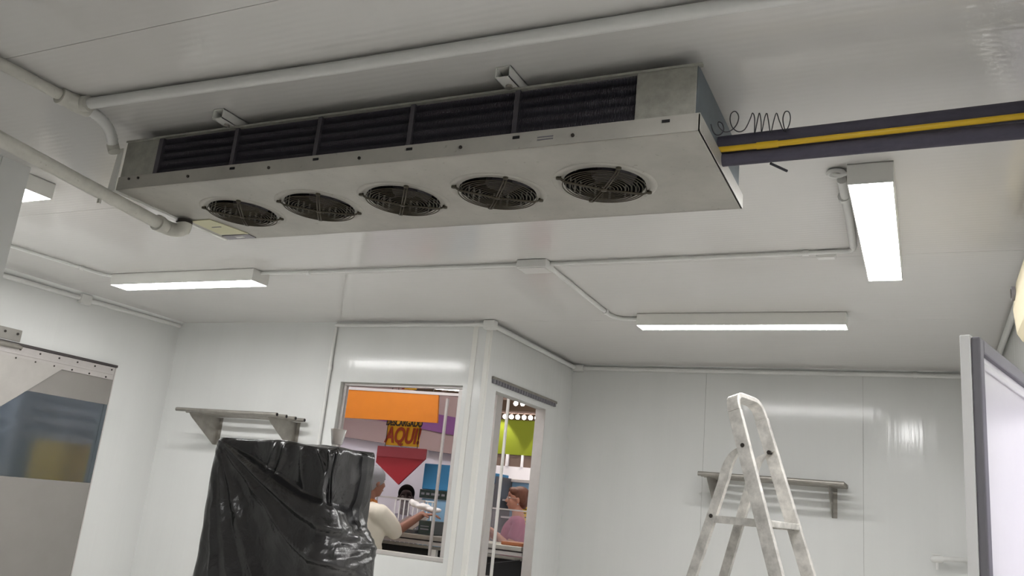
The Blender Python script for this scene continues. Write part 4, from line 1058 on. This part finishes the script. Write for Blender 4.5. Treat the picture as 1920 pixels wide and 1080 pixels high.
for q in (-1, 1): hr.ball(P_(-.050, q*.068, .012), (.045, .026, .062), 14, 10, F.R); hr.ball(P_(.035, q*.055, .072), (.050, .034, .034), 12, 8, F.R)
hr.ball(P_(.040, 0, .088), (.050, .06, .030), 14, 8, F.R)
remesh(hr, 'hair', M['hair'], w_, .008, 3)
face_parts(w_, F, HC, M['lip'], M['hair'])
gl = MB()
for q in (-1, 1):
    ctr = P_(.092, q*.033, .004); pts = [ctr+F.l*.021*math.cos(a)+Vector((0,0,.015*math.sin(a))) for a in [2*math.pi*k/14 for k in range(15)]]
    gl.tube(pts, .0018, 6); gl.tube([P_(.092, q*.054, .008), P_(.0, q*.086, .006)], .0016, 6)
gl.tube([P_(.093, -.012, .006), P_(.093, .012, .006)], .0016, 6); gl.build('glasses', M['alu'], w_, True)
for q in (-1, 1): MB().ball(P_(-.005, q*.090, -.048), .007, 8, 6).build('earring', M['alu'], w_, True)
for q in (-1, 1):
    MB().obox(F.p(.045, q*.108, .035), F.f, F.l, (0,0,1), .13, .047, .035).build('shoe', M['darkcloth'], w_, bevel=.02)

# worker in the white coat, reaching to the right towards the scale
F = Fig((-4.075, 5.93, 0), math.radians(68)); HC = (.03, 0, EYE+.100)
k_ = thing('person', 'worker in a white coat and hairnet reaching over the counter beside the black cover', 'person', F.o)
b = MB(); sh = 1.42; stand_body(b, F, sh, .92, .18); head(b, F, HC)
S = F.p(0, -.19, sh-.035); E = Vector((-3.862, 6.06, EYE-.275)); Wp = Vector((-3.700, 6.17, EYE-.120))
tcap(b, S, .052, E, .043); tcap(b, E, .042, Wp, .029)
hd = (Vector((-3.54, 6.21, EYE-.105))-Wp).normalized(); hand(b, F, Wp, hd, (0, 0, -1), .45, -1)
S2 = F.p(0, .19, sh-.035); E2 = F.p(.06, .225, sh-.27); W2 = F.p(.27, .16, sh-.12); tcap(b, S2, .052, E2, .043); tcap(b, E2, .042, W2, .029); hand(b, F, W2, F.f-F.l*.2, (0, 0, -1), .45, 1)
remesh(b, 'body', M['skinm'], k_, .007, 5)
c = MB()
for (S_, E_) in ((S, E), (S2, E2)):
    tcap(c, S_, .080, S_.lerp(E_, .45), .085); tcap(c, S_.lerp(E_, .45), .085, E_+(S_-E_)*.06, .068); tcap(c, F.p(0, 0, sh-.03), .095, S_, .074)
c.ball(F.p(.0, 0, sh-.17), (.155, .200, .21), 18, 12, F.R); c.ball(F.p(0, 0, 1.08), (.150, .195, .20), 18, 12, F.R); c.ball(F.p(0, 0, .90), (.165, .205, .16), 18, 12, F.R)
tcap(c, F.p(0, -.08, .9), .125, F.p(0, -.09, .58), .135); tcap(c, F.p(0, .08, .9), .125, F.p(0, .09, .58), .135)
remesh(c, 'coat', M['coat'], k_, .01, 5)
c = MB()
for q in (-1, 1): tcap(c, F.p(.02, q*.10, .62), .078, F.p(-.02, q*.10, .10), .06)
remesh(c, 'trousers', M['trouser'], k_, .012, 3)
hr = MB(); P_ = lambda a, q, h: F.p(HC[0]+a, HC[1]+q, HC[2]+h)
hr.ball(P_(-.020, 0, .040), (.112, .094, .096), 22, 14, F.R); hr.ball(P_(-.055, 0, -.010), (.068, .086, .075), 18, 12, F.R)
remesh(hr, 'hairnet', M['hairnet'], k_, .009, 3)
MB().tube([F.p(.0, -.058, sh+.055), F.p(.055, -.02, sh+.05), F.p(.055, .02, sh+.05), F.p(0, .058, sh+.055), F.p(-.06, 0, sh+.06), F.p(.0, -.058, sh+.055)], .022, 8).build('neckerchief', M['orangecl'], k_, True)
face_parts(k_, F, HC, M['lip'], M['hairblack'])
for q in (-1, 1): MB().obox(F.p(.045, q*.108, .035), F.f, F.l, (0,0,1), .13, .047, .035).build('shoe', M['bagw'], k_, bevel=.02)
pb = MB(); a0 = Vector((-3.80, 6.205, EYE-.044))
pb.ball(a0, (.040, .035, .028), 14, 10); pb.ball(a0+Vector((.08, .0, -.012)), (.07, .045, .026), 14, 10); pb.ball(a0+Vector((.17, .01, -.030)), (.08, .05, .022), 14, 10); pb.ball(a0+Vector((-.03, 0, .018)), (.022, .02, .022), 10, 8)
po = remesh(pb, 'carrier_bag', M['bagw'], None, .008, 2)
dm = po.modifiers.new('crumple', 'DISPLACE'); tx = bpy.data.textures.new('crumple', 'CLOUDS'); tx.noise_scale = .03; dm.texture = tx; dm.strength = .014
tag(po, 'crumpled white plastic bag held by the worker in the white coat', 'bag')

# dark-haired person beyond the counter glass
F = Fig((-4.675, 7.45, 0), math.radians(-58)); HC = (.03, 0, EYE+.0)
d_ = thing('person', 'person with cropped black hair behind the counter, only the upper face showing', 'person', F.o)
b = MB(); sh = 1.325; stand_body(b, F, sh, .84, .165); head(b, F, HC, .98)
for q in (-1, 1):
    S = F.p(0, q*.175, sh-.03); E = F.p(-.02, q*.22, sh-.31); Wp = F.p(.10, q*.19, sh-.50); tcap(b, S, .048, E, .040); tcap(b, E, .039, Wp, .027); hand(b, F, Wp, F.f*.4-Vector((0,0,1)), -F.l*q, .4, q)
remesh(b, 'body', M['skind'], d_, .008, 5)
c = MB()
for q in (-1, 1): tcap(c, F.p(0, q*.175, sh-.03), .064, F.p(-.01, q*.20, sh-.2), .058); tcap(c, F.p(0, 0, sh-.03), .085, F.p(0, q*.16, sh-.02), .066)
c.ball(F.p(0, 0, sh-.16), (.138, .18, .20), 18, 12, F.R); c.ball(F.p(0, 0, .98), (.13, .17, .2), 18, 12, F.R)
remesh(c, 'shirt', M['greyside'], d_, .01, 5)
c = MB()
for q in (-1, 1): tcap(c, F.p(0, q*.09, .84), .10, F.p(.02, q*.10, .46), .075); tcap(c, F.p(.02, q*.10, .46), .074, F.p(-.02, q*.10, .10), .06)
remesh(c, 'trousers', M['trouser'], d_, .012, 3)
hr = MB(); P_ = lambda a, q, h: F.p(HC[0]+a, HC[1]+q, HC[2]+h)
hr.ball(P_(-.022, 0, .042), (.100, .084, .090), 22, 14, F.R); remesh(hr, 'hair', M['hairblack'], d_, .009, 3)
face_parts(d_, F, HC, M['skind'], M['hairblack'], .98, 'eyedim')
for q in (-1, 1): MB().obox(F.p(.045, q*.108, .035), F.f, F.l, (0,0,1), .13, .047, .035).build('shoe', M['darkcloth'], d_, bevel=.02)
